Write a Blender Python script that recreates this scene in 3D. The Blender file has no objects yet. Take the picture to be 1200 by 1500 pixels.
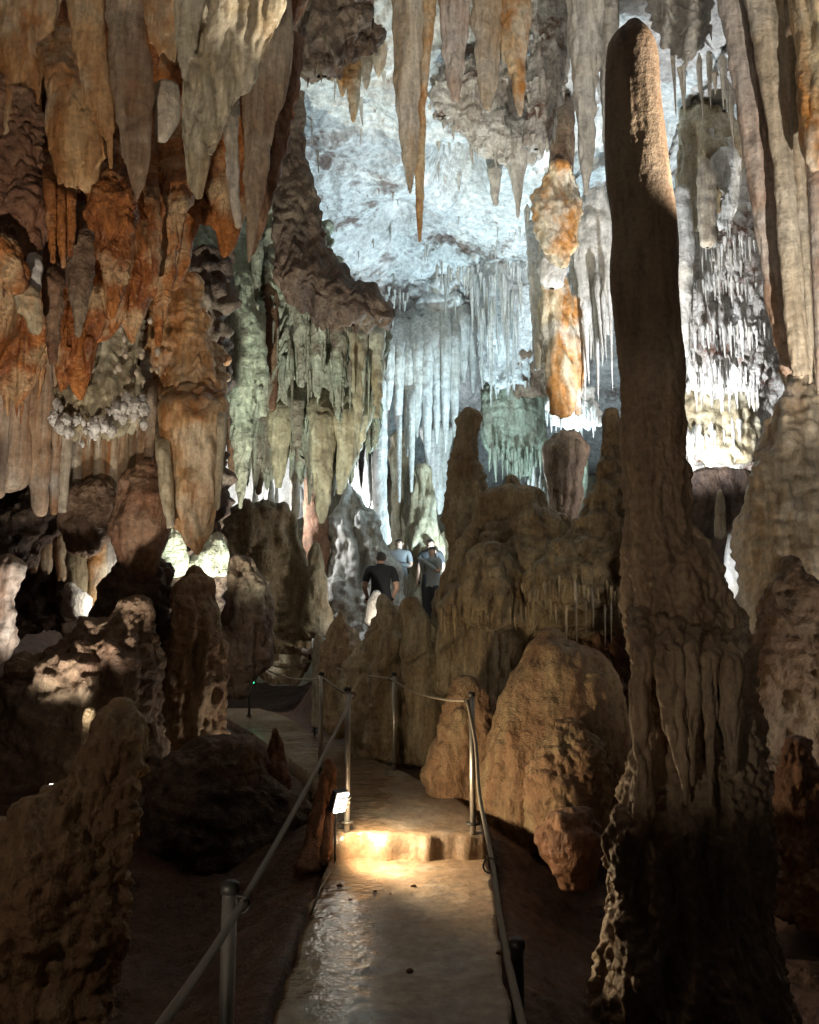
import bpy, math, random
import numpy as np
from mathutils import Vector, Matrix

# ------------------------------------------------------------------ camera, world, exposure
SC = bpy.context.scene
COL = SC.collection
CAM_Z, FPX, PITCH = 1.6, 1250.0, math.radians(7.7)
cam_d = bpy.data.cameras.new('camera')
cam_d.sensor_fit = 'VERTICAL'
cam_d.sensor_height = 24.0
cam_d.lens = 24.0 * FPX / 1500.0
cam_d.clip_end = 200.0
cam_d.clip_start = 0.05
cam = bpy.data.objects.new('camera', cam_d)
COL.objects.link(cam)
cam.location = (0, 0, CAM_Z)
cam.rotation_euler = (math.pi / 2 + PITCH, 0, 0)
SC.camera = cam
w = bpy.data.worlds.new('World')
SC.world = w
w.use_nodes = True
w.node_tree.nodes['Background'].inputs[0].default_value = (0.5, 0.45, 0.42, 1)
w.node_tree.nodes['Background'].inputs[1].default_value = 0.004
SC.view_settings.view_transform = 'Standard'
SC.view_settings.look = 'None'
SC.view_settings.gamma = 1.0
SC.view_settings.exposure = 0.35
SC.view_settings.use_curve_mapping = False
SC.cycles.use_denoising = True
SC.cycles.max_bounces = 4
SC.cycles.diffuse_bounces = 3
SC.cycles.glossy_bounces = 2
SC.cycles.sample_clamp_indirect = 4.0
SC.cycles.caustics_reflective = False
SC.cycles.caustics_refractive = False
SC.cycles.use_light_tree = True
SC.cycles.use_adaptive_sampling = True
SC.cycles.adaptive_threshold = 0.025

CP, SP = math.cos(PITCH), math.sin(PITCH)


def P(px, py, d):
    """world point at forward distance d (metres along Y) seen at photo pixel px, py"""
    u, v = (px - 600.0) / FPX, (750.0 - py) / FPX
    k = d / (CP - v * SP)
    return Vector((u * k, d, CAM_Z + k * (SP + v * CP)))


def PX(d, py):
    """metres per photo pixel at distance d on image row py"""
    v = (750.0 - py) / FPX
    return d / (CP - v * SP) / FPX


# ------------------------------------------------------------------ lamps of the show cave and added fill lamps (positions, colours, watts)
COOL, WHITE, NEUT, WARM = (0.62, 0.87, 1.0), (0.93, 0.97, 1.0), (1.0, 0.90, 0.76), (1.0, 0.77, 0.47)
#        label, position, aim, watts, colour, spot angle (deg; 0 = point), radius
LAMPS = [
    ('cool floodlight behind the tall central stalagmite aimed at the vault', (1.9, 15.0, 2.9), (0.2, 13.3, 9.0), 1150, COOL, 130, .12),
    ('cool floodlight low behind the tall stalagmite lighting the white stalactites', (1.1, 15.6, 2.4), (0.3, 18.0, 7.0), 520, COOL, 120, .1),
    ('small floodlight on the ledge under the grey green curtain', tuple(P(372, 748, 14.7)), tuple(P(372, 690, 16.0)), 150, WHITE, 0, .06),
    ('small floodlight behind the white spires near the blue column', tuple(P(528, 752, 17.5)), tuple(P(525, 690, 18.2)), 240, WHITE, 120, .06),
    ('small floodlight above the grey drum shaped column', tuple(P(838, 656, 14.4)), tuple(P(838, 600, 14.9)), 50, COOL, 0, .06),
    ('small floodlight in the tiered recess right of the great column', tuple(P(1050, 702, 12.4)), tuple(P(1045, 600, 12.0)), 110, WHITE, 0, .06),
    ('floodlight hidden behind the great column aimed at the crusted tiers', tuple(P(962, 720, 9.8)), tuple(P(1050, 400, 12.3)), 1000, WHITE, 92, .06),
    ('floodlight hidden behind the great column aimed at the rock edge on the right', tuple(P(1015, 870, 8.0)), tuple(P(1080, 848, 8.9)), 55, WHITE, 46, .04),
    ('floodlight behind the eroded pillar on the left', tuple(P(285, 852, 9.0)), tuple(P(260, 790, 9.7)), 3.5, WHITE, 0, .05),
    ('floodlight behind the dark saddle shaped rock', tuple(P(172, 888, 8.85)), tuple(P(110, 840, 9.4)), 12, NEUT, 0, .05),
    ('floodlight behind the sloping red rock on the left', tuple(P(88, 1140, 6.35)), tuple(P(110, 540, 8.3)), 170, NEUT, 60, .08),
    ('added fill floodlight out of view at the left edge brightening the sloping red rock', (-2.9, 2.8, 1.0), (-1.7, 5.0, .7), 12, (1.0, .76, .54), 80, .1),  # unseen fill lamp, added to lift the sloping rock out of black
    ('small added fill floodlight behind the dark red stalagmites aimed at the eroded pillar', tuple(P(392, 1168, 8.0)), tuple(P(285, 940, 8.2)), 16, NEUT, 110, .06),  # added to brighten the eroded pillar, no lamp known here
    ('floodlight on the floor left of the path aimed at the rust draperies', (-1.7, 2.3, 0.25), (-2.2, 6.2, 5.2), 520, (1.0, .86, .70), 66, .08),
    ('floodlight on the cave floor at the right aimed up at the fluted curtain', (3.3, 2.6, 0.4), (2.95, 6.4, 5.0), 1300, NEUT, 46, .05),
    ('narrow floodlight high on the right wall aimed at the great column top', (4.5, 4.0, 2.2), (1.35, 4.6, 4.75), 3000, NEUT, 20, .03),
    ('added fill floodlight low at the right brightening the broad beige stalagmite', (4.2, 5.2, 0.5), (3.5, 7.5, 2.0), 60, NEUT, 100, .06),  # weak extra lamp, added to fill the beige stalagmite
    ('floodlight beside the visitors behind the low cones', tuple(P(566, 905, 12.3)), tuple(P(549, 880, 12.9)), 26, NEUT, 150, .06),
    ('floodlight on the floor beside the eroded pillar aimed at the grey green curtain', tuple(P(335, 1095, 8.7)), tuple(P(435, 400, 11.6)), 1250, (0.95, 1.0, 0.86), 64, .08),
    ('added fill floodlight low at the left out of view raking the foot of the great column', (-1.5, .6, .45), (1.5, 4.4, 1.85), 75, (1.0, .86, .66), 30, .06),  # unseen extra lamp, added to bring out relief low on the column
    ('added frontal fill floodlight behind the viewer aimed up at the great column', (0.3, -2.6, 1.9), (0.9, 5.0, 4.6), 90, (1.0, .84, .66), 62, .1),  # weak frontal fill for the column, added out of view
]

# ------------------------------------------------------------------ vector noise
_rng = np.random.RandomState(7)
_G = _rng.normal(size=(256, 3)).astype(np.float32)
_G /= np.linalg.norm(_G, axis=1)[:, None]


def noise(Q, seed=0):
    Q = Q.astype(np.float32)
    i = np.floor(Q).astype(np.int64)
    f = Q - i
    u = f * f * f * (f * (f * 6 - 15) + 10)
    out = 0
    for dx in (0, 1):
        wx = u[:, 0] if dx else 1 - u[:, 0]
        for dy in (0, 1):
            wy = u[:, 1] if dy else 1 - u[:, 1]
            for dz in (0, 1):
                wz = u[:, 2] if dz else 1 - u[:, 2]
                h = (i[:, 0] + dx) * 374761393 + (i[:, 1] + dy) * 668265263 + (i[:, 2] + dz) * 1274126177 + seed * 974711
                h = (h ^ (h >> 13)) * 1103515245
                g = _G[((h ^ (h >> 16)) >> 3) & 255]
                dot = g[:, 0] * (f[:, 0] - dx) + g[:, 1] * (f[:, 1] - dy) + g[:, 2] * (f[:, 2] - dz)
                out = out + wx * wy * wz * dot
    return out


def fbm(Q, seed, oct=4, gain=.5, billow=False):
    a, s, out = 1.0, 0.0, 0
    for o in range(oct):
        n = noise(Q, seed + o)
        out = out + a * ((np.abs(n) * 2 - .4) if billow else n)
        a *= gain
        Q = Q * 2.13
    return out


def sst(a, b, x):
    t = np.clip((x - a) / (b - a), 0, 1)
    return t * t * (3 - 2 * t)


# style: lists of (kind, frequency per metre, amplitude in metres [, vertical stretch]) for a body about 0.7 m thick
STY = {
    'smooth': [('lump', 1.6, .055), ('flute', 3.2, .03, .12), ('flute', 8, .012, .2), ('fbm', 9, .016)],
    'column': [('lump', 1.3, .06), ('flute', 2.4, .06, .13), ('flute', 6, .03, .18), ('slit', 2.6, .06, .2), ('fbm', 11, .022)],
    'flute': [('lump', 1.5, .06), ('flute', 3.4, .10, .06), ('flute', 9, .04, .08), ('slit', 3.5, .06, .1), ('fbm', 13, .024)],
    'sheet': [('lump', 1.2, .05), ('flute', 2.2, .09, .07), ('flute', 5.5, .055, .07), ('flute', 13, .022, .08), ('slit', 4, .05, .08), ('fbm', 9, .018)],
    'knob': [('lump', 1.8, .09), ('flute', 3.6, .08, .22), ('knob', 5.5, .085), ('knob', 14, .045), ('fbm', 30, .015)],
    'popcorn': [('knob', 5, .13), ('knob', 12, .07), ('fbm', 26, .03)],
    'rough': [('lump', 1.1, .16), ('knob', 2.6, .14), ('fbm', 6, .10), ('fbm', 18, .04)],
    'flow': [('lump', 1.2, .11), ('flute', 2.8, .10, .14), ('flute', 8, .035, .15), ('scallop', 7, .035), ('slit', 3.2, .06, .2), ('fbm', 14, .03)],
    'ribbed': [('lump', 1.2, .05), ('flute', 3.2, .06, .05), ('flute', 9, .02, .06), ('scallop', 15, .026), ('fbm', 14, .012)],
    'mud': [('lump', 1.0, .15), ('flute', 2.2, .09, .28), ('knob', 3.2, .06), ('slit', 2.4, .07, .4), ('fbm', 6, .07), ('knob', 13, .028), ('fbm', 22, .02)],
    'pitted': [('lump', 1.2, .10), ('flute', 2.5, .12, .12), ('flute', 7, .05, .18), ('slit', 3.2, .14, .2), ('slit', 6.5, .05, .25), ('knob', 7, .05), ('fbm', 15, .03)],
}


def disp(Q, style, sc, seed, step):
    h = np.zeros(len(Q), np.float32)
    off = np.array([seed * 1.37 % 50, seed * 2.71 % 50, seed * .77 % 50], np.float32)
    Q = Q + off
    for n, t in enumerate(STY[style]):
        kind, f, A = t[0], t[1] / sc, t[2] * sc
        sd = seed + 13 * n
        wl = 1 / f / step                      # features finer than the mesh are left to the bump map
        A *= min(1, max(0, (wl - 1.7) / 2.2))
        if A == 0:
            continue
        no = 1 + (wl > 5.5) + (wl > 12)
        if kind == 'lump':
            h += A * 1.6 * noise(Q * f, sd)
        elif kind == 'fbm':
            h += A * fbm(Q * f, sd, no, .55)
        elif kind == 'knob':
            h += A * fbm(Q * f, sd, min(2, no), .5, True)
        elif kind == 'flute':
            st = t[3]
            W = noise(Q * f * .45, sd + 5)
            R = Q * np.array([f, f, f * st], np.float32)
            R[:, 0] += W * .9
            R[:, 1] += noise(Q * f * .45, sd + 6) * .9
            h += A * (np.abs(noise(R, sd)) * 2.4 - .5)
        elif kind == 'slit':
            R = Q * np.array([f, f, f * t[3]], np.float32)
            R[:, 0] += noise(Q * f * .5, sd + 5) * .7
            v = np.clip((noise(R, sd) - .17) / .2, 0, 1)
            h -= A * v * v * (3 - 2 * v)
        elif kind == 'scallop':
            R = Q * np.array([f * .3, f * .3, f], np.float32)
            R[:, 2] += noise(Q * f * .2, sd + 7) * 1.5
            h += A * (np.abs(noise(R, sd)) * 2.4 - .5)
    return h


def link_mesh(name, verts, faces4, mat, parent=None, origin=None, smooth=True):
    me = bpy.data.meshes.new(name)
    V = np.asarray(verts, np.float32)
    if origin is not None:
        V = V - np.asarray(origin, np.float32)
    Fc = np.asarray(faces4, np.int32)
    n, k = Fc.shape
    me.vertices.add(len(V))
    me.vertices.foreach_set('co', V.ravel())
    me.loops.add(n * k)
    me.loops.foreach_set('vertex_index', Fc.ravel())
    me.polygons.add(n)
    me.polygons.foreach_set('loop_start', np.arange(0, n * k, k, dtype=np.int32))
    me.polygons.foreach_set('loop_total', np.full(n, k, np.int32))
    me.polygons.foreach_set('use_smooth', np.full(n, smooth, bool))
    me.update(calc_edges=True)
    me.validate()
    me.materials.append(mat)
    o = bpy.data.objects.new(name, me)
    COL.objects.link(o)
    if origin is not None:
        o.location = origin
    if parent is not None:
        o.parent = parent
        o.location = Vector(origin) - parent.location if origin is not None else (0, 0, 0)
        if origin is None:
            o.location = -parent.location
    return o


def tag(o, label, cat, group=None):
    o['label'] = label
    o['category'] = cat
    if group:
        o['group'] = group
    return o


def thing(name, label, cat, loc, group=None):
    o = bpy.data.objects.new(name, None)
    o.empty_display_size = .1
    COL.objects.link(o)
    o.location = loc
    return tag(o, label, cat, group)


# ------------------------------------------------------------------ materials
def N(nt, typ, **kw):
    n = nt.nodes.new(typ)
    for k, v in kw.items():
        setattr(n, k, v)
    return n


def rock(name, c1, c2, c3, streak=1.6, patch=.7, vst=.14, rough=.6, bump=.5, fine=26, spots=None, warp=.5):
    m = bpy.data.materials.new(name)
    m.use_nodes = True
    nt = m.node_tree
    L = nt.links.new
    bs = nt.nodes['Principled BSDF']
    geo = N(nt, 'ShaderNodeNewGeometry')
    mp = N(nt, 'ShaderNodeMapping')
    mp.inputs['Scale'].default_value = (streak, streak, streak * vst)
    L(geo.outputs['Position'], mp.inputs['Vector'])
    n1 = N(nt, 'ShaderNodeTexNoise')
    n1.inputs['Scale'].default_value = 2.2
    n1.inputs['Detail'].default_value = 4
    n1.inputs['Roughness'].default_value = .62
    n1.inputs['Distortion'].default_value = warp
    L(mp.outputs[0], n1.inputs['Vector'])
    r1 = N(nt, 'ShaderNodeValToRGB')
    r1.color_ramp.elements[0].position = .38
    r1.color_ramp.elements[1].position = .62
    r1.color_ramp.elements[0].color = (*c2, 1)
    r1.color_ramp.elements[1].color = (*c1, 1)
    L(n1.outputs['Fac'], r1.inputs[0])
    n2 = N(nt, 'ShaderNodeTexNoise')
    n2.inputs['Scale'].default_value = patch * 2
    n2.inputs['Detail'].default_value = 4
    n2.inputs['Roughness'].default_value = .6
    L(geo.outputs['Position'], n2.inputs['Vector'])
    r2 = N(nt, 'ShaderNodeValToRGB')
    r2.color_ramp.elements[0].position = .50
    r2.color_ramp.elements[1].position = .66
    L(n2.outputs['Fac'], r2.inputs[0])
    mx = N(nt, 'ShaderNodeMix', data_type='RGBA')
    L(r2.outputs[0], mx.inputs['Factor'])
    L(r1.outputs[0], mx.inputs['A'])
    mx.inputs['B'].default_value = (*c3, 1)
    mp2 = N(nt, 'ShaderNodeMapping')
    mp2.inputs['Scale'].default_value = (streak * 5, streak * 5, streak * 5 * min(1, vst * 1.3))
    L(geo.outputs['Position'], mp2.inputs['Vector'])
    n3 = N(nt, 'ShaderNodeTexNoise')
    n3.inputs['Scale'].default_value = 2.0
    n3.inputs['Detail'].default_value = 3
    n3.inputs['Roughness'].default_value = .65
    L(mp2.outputs[0], n3.inputs['Vector'])
    nb = N(nt, 'ShaderNodeTexNoise')
    nb.inputs['Scale'].default_value = fine * 1.2
    nb.inputs['Detail'].default_value = 4
    nb.inputs['Roughness'].default_value = .66
    L(geo.outputs['Position'], nb.inputs['Vector'])
    av = N(nt, 'ShaderNodeMath', operation='MULTIPLY_ADD')
    L(n3.outputs['Fac'], av.inputs[0])
    av.inputs[1].default_value = 1.3
    L(nb.outputs['Fac'], av.inputs[2])
    mr = N(nt, 'ShaderNodeMapRange')
    mr.inputs['From Min'].default_value = .80
    mr.inputs['From Max'].default_value = 1.50
    mr.inputs['To Min'].default_value = .52
    mr.inputs['To Max'].default_value = 1.28
    L(av.outputs[0], mr.inputs['Value'])
    hs = N(nt, 'ShaderNodeMix', data_type='RGBA', blend_type='MULTIPLY')
    hs.inputs['Factor'].default_value = 1
    L(mx.outputs['Result'], hs.inputs['A'])
    L(mr.outputs[0], hs.inputs['B'])
    last = hs.outputs['Result']
    if spots:
        sc_, col = spots
        vo = N(nt, 'ShaderNodeTexNoise')
        vo.inputs['Scale'].default_value = sc_
        vo.inputs['Detail'].default_value = 6
        vo.inputs['Roughness'].default_value = .72
        L(geo.outputs['Position'], vo.inputs['Vector'])
        rs = N(nt, 'ShaderNodeValToRGB')
        rs.color_ramp.elements[0].position = .54
        rs.color_ramp.elements[1].position = .62
        L(vo.outputs['Fac'], rs.inputs[0])
        ms = N(nt, 'ShaderNodeMix', data_type='RGBA')
        L(rs.outputs[0], ms.inputs['Factor'])
        L(last, ms.inputs['A'])
        ms.inputs['B'].default_value = (*col, 1)
        last = ms.outputs['Result']
    L(last, bs.inputs['Base Color'])
    rr = N(nt, 'ShaderNodeMapRange')
    rr.inputs['From Min'].default_value = .35
    rr.inputs['From Max'].default_value = .65
    rr.inputs['To Min'].default_value = max(.12, rough - .22)
    rr.inputs['To Max'].default_value = min(1, rough + .2)
    L(n2.outputs['Fac'], rr.inputs['Value'])
    L(rr.outputs[0], bs.inputs['Roughness'])
    bs.inputs['Specular IOR Level'].default_value = .35
    ad = N(nt, 'ShaderNodeMath', operation='MULTIPLY_ADD')
    L(n3.outputs['Fac'], ad.inputs[0])
    ad.inputs[1].default_value = .8
    L(nb.outputs['Fac'], ad.inputs[2])
    bp = N(nt, 'ShaderNodeBump')
    bp.inputs['Strength'].default_value = bump
    bp.inputs['Distance'].default_value = .05
    L(ad.outputs[0], bp.inputs['Height'])
    L(bp.outputs[0], bs.inputs['Normal'])
    return m


M = {
    'orange': rock('rust_orange_calcite', (.56, .22, .065), (.25, .085, .03), (.66, .46, .26), 2.4, 1.3, .2, .32, .7, 24),
    'tan': rock('tan_drapery_calcite', (.56, .36, .18), (.40, .18, .065), (.60, .48, .33), 2.2, .9, .12, .34, .4, 22),
    'olive': rock('olive_beige_calcite', (.50, .44, .31), (.35, .26, .15), (.58, .52, .40), 2.0, .7, .1, .36, .35, 20),
    'drape': rock('grey_brown_calcite', (.36, .28, .20), (.24, .14, .08), (.46, .38, .29), 2.2, .9, .1, .32, .4, 22),
    'green': rock('grey_green_calcite', (.46, .48, .38), (.24, .21, .16), (.40, .44, .34), 1.5, .8, .2, .7, .8, 13, spots=(2.4, (.17, .13, .10))),
    'greenpale': rock('pale_green_calcite', (.55, .60, .46), (.38, .36, .27), (.47, .52, .40), 1.5, .8, .2, .7, .8, 13),
    'khaki': rock('khaki_flowstone', (.47, .42, .29), (.30, .24, .15), (.50, .48, .38), 1.4, .6, .12, .6, .5, 14),
    'white': rock('white_calcite', (.74, .73, .70), (.55, .52, .47), (.66, .62, .55), 1.2, .6, .12, .5, .5, 14),
    'vault': rock('white_crust_on_vault', (.76, .77, .76), (.58, .57, .55), (.70, .70, .68), .9, .35, .6, .7, .9, 7, spots=(.62, (.20, .15, .13))),
    'crust': rock('white_crust_with_brown_gaps', (.72, .71, .69), (.45, .40, .36), (.66, .63, .60), 1.6, .6, .35, .65, .9, 11, spots=(1.5, (.16, .09, .065))),
    'cream': rock('cream_calcite', (.62, .55, .44), (.46, .35, .24), (.66, .60, .52), 1.5, .7, .1, .5, .4, 18),
    'ginger': rock('ginger_stained_calcite', (.66, .56, .38), (.55, .25, .07), (.70, .66, .56), 1.2, .8, .3, .45, .5, 16),
    'amber': rock('amber_streaked_calcite', (.60, .50, .36), (.42, .18, .06), (.58, .50, .40), 3.0, .6, .05, .45, .3, 20),
    'peach': rock('peach_streaked_calcite', (.56, .47, .37), (.46, .27, .15), (.50, .44, .38), 2.2, .6, .05, .45, .3, 20),
    'rose': rock('rose_white_calcite', (.62, .56, .52), (.48, .33, .25), (.64, .60, .57), 2.0, .7, .08, .5, .4, 18),
    'brown': rock('brown_cave_rock', (.30, .20, .13), (.17, .105, .07), (.34, .26, .18), 1.4, .7, .4, .6, .7, 16),
    'redbrown': rock('red_brown_rock', (.30, .15, .085), (.17, .085, .05), (.34, .22, .14), 1.4, .7, .4, .6, .6, 20),
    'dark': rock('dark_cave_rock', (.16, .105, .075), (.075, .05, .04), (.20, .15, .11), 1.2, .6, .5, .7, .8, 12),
    'column': rock('brown_grey_stalagmite', (.40, .30, .205), (.27, .18, .115), (.34, .26, .185), 1.1, .7, .15, .6, .35, 30),
    'mound': rock('yellowish_flowstone', (.46, .37, .235), (.29, .21, .125), (.48, .42, .30), 1.6, .7, .2, .55, .6, 22),
    'muddy': rock('muddy_flowstone', (.44, .33, .20), (.32, .19, .11), (.36, .22, .135), 1.5, .8, .3, .6, .7, 24),
    'clay': rock('red_clay_floor', (.13, .066, .04), (.08, .043, .03), (.15, .09, .062), .9, .7, 1, .7, .7, 14),
}


def plain(name, col, rough=.5, metal=0, emit=None, es=0):
    m = bpy.data.materials.new(name)
    m.use_nodes = True
    nt = m.node_tree
    b = nt.nodes['Principled BSDF']
    tn = N(nt, 'ShaderNodeTexNoise')
    tn.inputs['Scale'].default_value = 35
    tn.inputs['Detail'].default_value = 5
    mr = N(nt, 'ShaderNodeMix', data_type='RGBA')
    nt.links.new(tn.outputs['Fac'], mr.inputs['Factor'])
    mr.inputs['A'].default_value = (*[c * .6 for c in col], 1)
    mr.inputs['B'].default_value = (*[min(1, c * 1.25) for c in col], 1)
    nt.links.new(mr.outputs['Result'], b.inputs['Base Color'])
    b.inputs['Roughness'].default_value = rough
    b.inputs['Metallic'].default_value = metal
    if emit:
        b.inputs['Emission Color'].default_value = (*emit, 1)
        b.inputs['Emission Strength'].default_value = es
    return m


M['steel'] = plain('galvanised_steel', (.55, .53, .49), .42, .85)
M['darksteel'] = plain('dark_painted_steel', (.06, .055, .05), .5, .5)
M['rope'] = plain('twisted_grey_rope', (.34, .29, .23), .85)
M['black'] = plain('black_plastic', (.02, .02, .02), .5)
M['cloth_black'] = plain('black_cotton', (.016, .016, .018), .9)
M['cloth_grey'] = plain('grey_cotton', (.17, .17, .17), .9)
M['cloth_white'] = plain('pale_jacket_cloth', (.30, .30, .29), .9)
M['cloth_dark'] = plain('dark_trousers_cloth', (.035, .033, .035), .9)
M['cloth_beige'] = plain('beige_trousers_cloth', (.22, .18, .13), .9)
M['skin'] = plain('skin', (.50, .31, .22), .55)
M['hair'] = plain('dark_hair', (.03, .02, .015), .6)
M['greenled'] = plain('green_lamp', (.05, .5, .2), .3, 0, (.05, 1.0, .45), 9)
M['greenglint'] = plain('painted_green_reflection', (.05, .5, .2), .3, 0, (.05, 1.0, .45), 1.3)  # weak emission that stands for a reflection of the green lamp


# ------------------------------------------------------------------ rock formation from an outline
_seed = [100]


def resample(rows, d, step):
    """rows (photo y, left x, right x[, depth]) -> centre, half widths by world height"""
    a = np.array([(r[0], r[1], r[2], r[3] if len(r) > 3 else d) for r in rows], float)
    pts = []
    for y, xl, xr, dd in a:
        pl, pr = P(xl, y, dd), P(xr, y, dd)
        pts.append(((pl.x + pr.x) / 2, dd, pl.z, (pr.x - pl.x) / 2))
    pts = np.array(pts)
    # arc parameter by height and centre movement
    seg = np.abs(np.diff(pts[:, 2])) + .3 * np.abs(np.diff(pts[:, 0]))
    s = np.concatenate([[0], np.cumsum(np.maximum(seg, 1e-4))])
    n = max(10, int(s[-1] / step))
    t = np.linspace(0, s[-1], n)
    out = np.stack([np.interp(t, s, pts[:, k]) for k in range(4)], 1)
    kw = max(1, n // 80)
    ker = np.ones(2 * kw + 1) / (2 * kw + 1)
    for _ in range(2):
        pad = np.concatenate([2 * out[:1] - out[1:kw + 1][::-1], out, 2 * out[-1:] - out[-kw - 1:-1][::-1]])
        out = np.stack([np.convolve(pad[:, k], ker, 'valid') for k in range(4)], 1)
    out[:, 3] = np.maximum(out[:, 3], .002)
    return out


def form(name, label, rows, d, style, mat, k=.8, cat=None, parent=None, sc=None, px=3.1, cap=(.6, .6), amp=1.0, seed=None, group=None, sup=2.0, back=None, rag=None, bristle=None):
    _seed[0] += 1
    seed = seed or _seed[0]
    scm = sc or 1.0
    hang = name in ('stalactite', 'drapery', 'hanging_rock', 'flute') or cat == 'stalactite'
    if rag is None:
        rag = (.24 if style == 'sheet' else .15) if hang else 0
    if back is not None:
        y0, y1 = rows[0][0], rows[-1][0]
        fine_rows = []
        a_ = np.array([r[:3] for r in rows], float)
        for y in np.linspace(y0, y1, max(12, len(rows) * 2)):
            tt = (y - y0) / (y1 - y0)
            v = max(0, 1 - tt / .35) ** 2
            fine_rows.append((y, np.interp(y, a_[:, 0], a_[:, 1]), np.interp(y, a_[:, 0], a_[:, 2]), d + (back - d) * v))
        rows = fine_rows
    ymid = sum(r[0] for r in rows) / len(rows)
    step = px * PX(d, ymid)
    R = resample(rows, d, step)
    # end caps
    top, bot = R[0].copy(), R[-1].copy()
    rowsW = []
    ct = cap[0] * top[3]
    nt_ = max(3, int(ct / step)) if ct > step else 2
    for i in range(nt_):
        q = (i + .4) / nt_ * math.pi / 2
        rowsW.append((top[0], top[1], top[2] + ct * math.cos(q), max(.0015, top[3] * math.sin(q))))
    rowsW += [tuple(r) for r in R]
    cb = cap[1] * bot[3]
    nb_ = max(3, int(cb / step)) if cb > step else 2
    for i in range(nb_):
        q = (nb_ - i - .6) / nb_ * math.pi / 2
        rowsW.append((bot[0], bot[1], bot[2] - cb * math.cos(q), max(.0015, bot[3] * math.sin(q))))
    R = np.array(rowsW)
    # rows evened out again (big flat caps need more rings)
    seg = np.sqrt(np.diff(R[:, 0]) ** 2 + np.diff(R[:, 2]) ** 2 + np.diff(R[:, 3]) ** 2)
    s = np.concatenate([[0], np.cumsum(np.maximum(seg, 1e-5))])
    n = max(10, min(700, int(s[-1] / step)))
    t = np.linspace(0, s[-1], n)
    R = np.stack([np.interp(t, s, R[:, c]) for c in range(4)], 1)
    amax = R[:, 3].max()
    T = int(min(420, max(12, 2.9 * amax * (1 + .5 * k) / step)))
    nf = int(T * .72)
    # theta: front half (towards the camera, -Y) sampled denser
    th = np.concatenate([np.linspace(-math.pi * .56, math.pi * .56, nf, endpoint=False),
                         np.linspace(math.pi * .56, math.pi * 1.44, T - nf, endpoint=False)])
    ct_, st_ = np.sin(th), -np.cos(th)
    if sup != 2.0:
        e = 2.0 / sup
        ct_, st_ = np.sign(ct_) * np.abs(ct_) ** e, np.sign(st_) * np.abs(st_) ** e
    X = R[:, 0:1] + R[:, 3:4] * ct_[None]
    Y = R[:, 1:2] + R[:, 3:4] * k * st_[None]
    Z = np.repeat(R[:, 2:3], T, 1)
    G = np.stack([X, Y, Z], 2)
    du = np.roll(G, -1, 1) - np.roll(G, 1, 1)
    dv = np.empty_like(G)
    dv[1:-1] = G[2:] - G[:-2]
    dv[0], dv[-1] = G[1] - G[0], G[-1] - G[-2]
    nrm = np.cross(dv, du)
    nrm /= np.linalg.norm(nrm, axis=2)[..., None] + 1e-9
    # outward
    c = G - np.stack([R[:, 0], R[:, 1], R[:, 2]], 1)[:, None]
    sg = np.sign((nrm * c).sum(2).mean())
    nrm *= sg if sg else 1
    aq = np.percentile(R[:, 3], 70) * (.4 + .6 * min(1, k))
    sc = scm * .72 * min(max(.6, d / 6.5), max(.10, aq / .34))
    loc = np.clip(R[:, 3] / (aq * .7), .05, 1)
    Pn = G.reshape(-1, 3)
    if isinstance(amp, tuple):
        zz = (Pn[:, 2] - R[:, 2].min()) / (R[:, 2].max() - R[:, 2].min())
        amp = amp[0] + (amp[1] - amp[0]) * sst(.25, .75, zz)
    h = disp(Pn, style, sc, seed, step) * 1.3 * amp * np.repeat(loc, T)
    V = Pn + nrm.reshape(-1, 3) * h[:, None]
    if rag:
        ln = R[:, 2].max() - R[:, 2].min()
        tz = np.clip((R[:, 2].max() - Pn[:, 2]) / ln, 0, 1)
        fq = np.array([1.9 / max(aq, .05), 1.9 / max(aq, .05), .25 / max(aq, .05)]) * (1 if aq < .6 else 2)
        dn = noise(Pn * fq + seed * .7, seed + 51) + .5 * noise(Pn * fq * 2.3 + seed, seed + 52)
        V[:, 2] += (dn * 1.5 * rag * min(ln, 2.5 * aq + .3) * tz * tz * np.repeat(np.clip(R[:, 3] / aq, 0, 1), T))
    ii = np.arange(n - 1)[:, None] * T
    jj = np.arange(T)[None]
    j2 = (jj + 1) % T
    Fq = np.stack([ii + jj, ii + T + jj, ii + T + j2, ii + j2], 2).reshape(-1, 4)
    if sg < 0:
        Fq = Fq[:, ::-1]
    org = (float(R[-1, 0]), float(R[-1, 1]), float(R[:, 2].min() if cat != 'stalactite' else R[:, 2].max()))
    o = link_mesh(name, V, Fq, M[mat], parent, org)
    if parent is None:
        tag(o, label, cat or name.replace('_', ' '), group)
    if bristle:
        nb, l0, l1, rr_, bm_ = bristle
        rnd = random.Random(seed)
        nn = nrm.reshape(-1, 3)
        ok = np.where((nn[:, 1] < .15) & (nn[:, 2] < .35))[0]
        for _ in range(nb):
            p = V[ok[rnd.randrange(len(ok))]]
            L = l0 + (l1 - l0) * rnd.random() ** 1.8
            q = bpy.data.objects.new('stalactite', unit_mesh('down', rnd.randrange(6), bm_))
            COL.objects.link(q)
            q.parent = o
            q.location = (p[0] - org[0], p[1] - org[1] + rr_ * .2, p[2] - org[2] + .15 * L)
            w_ = rr_ * rnd.uniform(.6, 1.4)
            q.scale = (w_, w_, L)
            q.rotation_euler = (rnd.uniform(-.06, .06), rnd.uniform(-.06, .06), rnd.uniform(0, 6.28))
    return o


# small stalactites / stalagmites: shared unit meshes
_unit = {}


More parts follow.
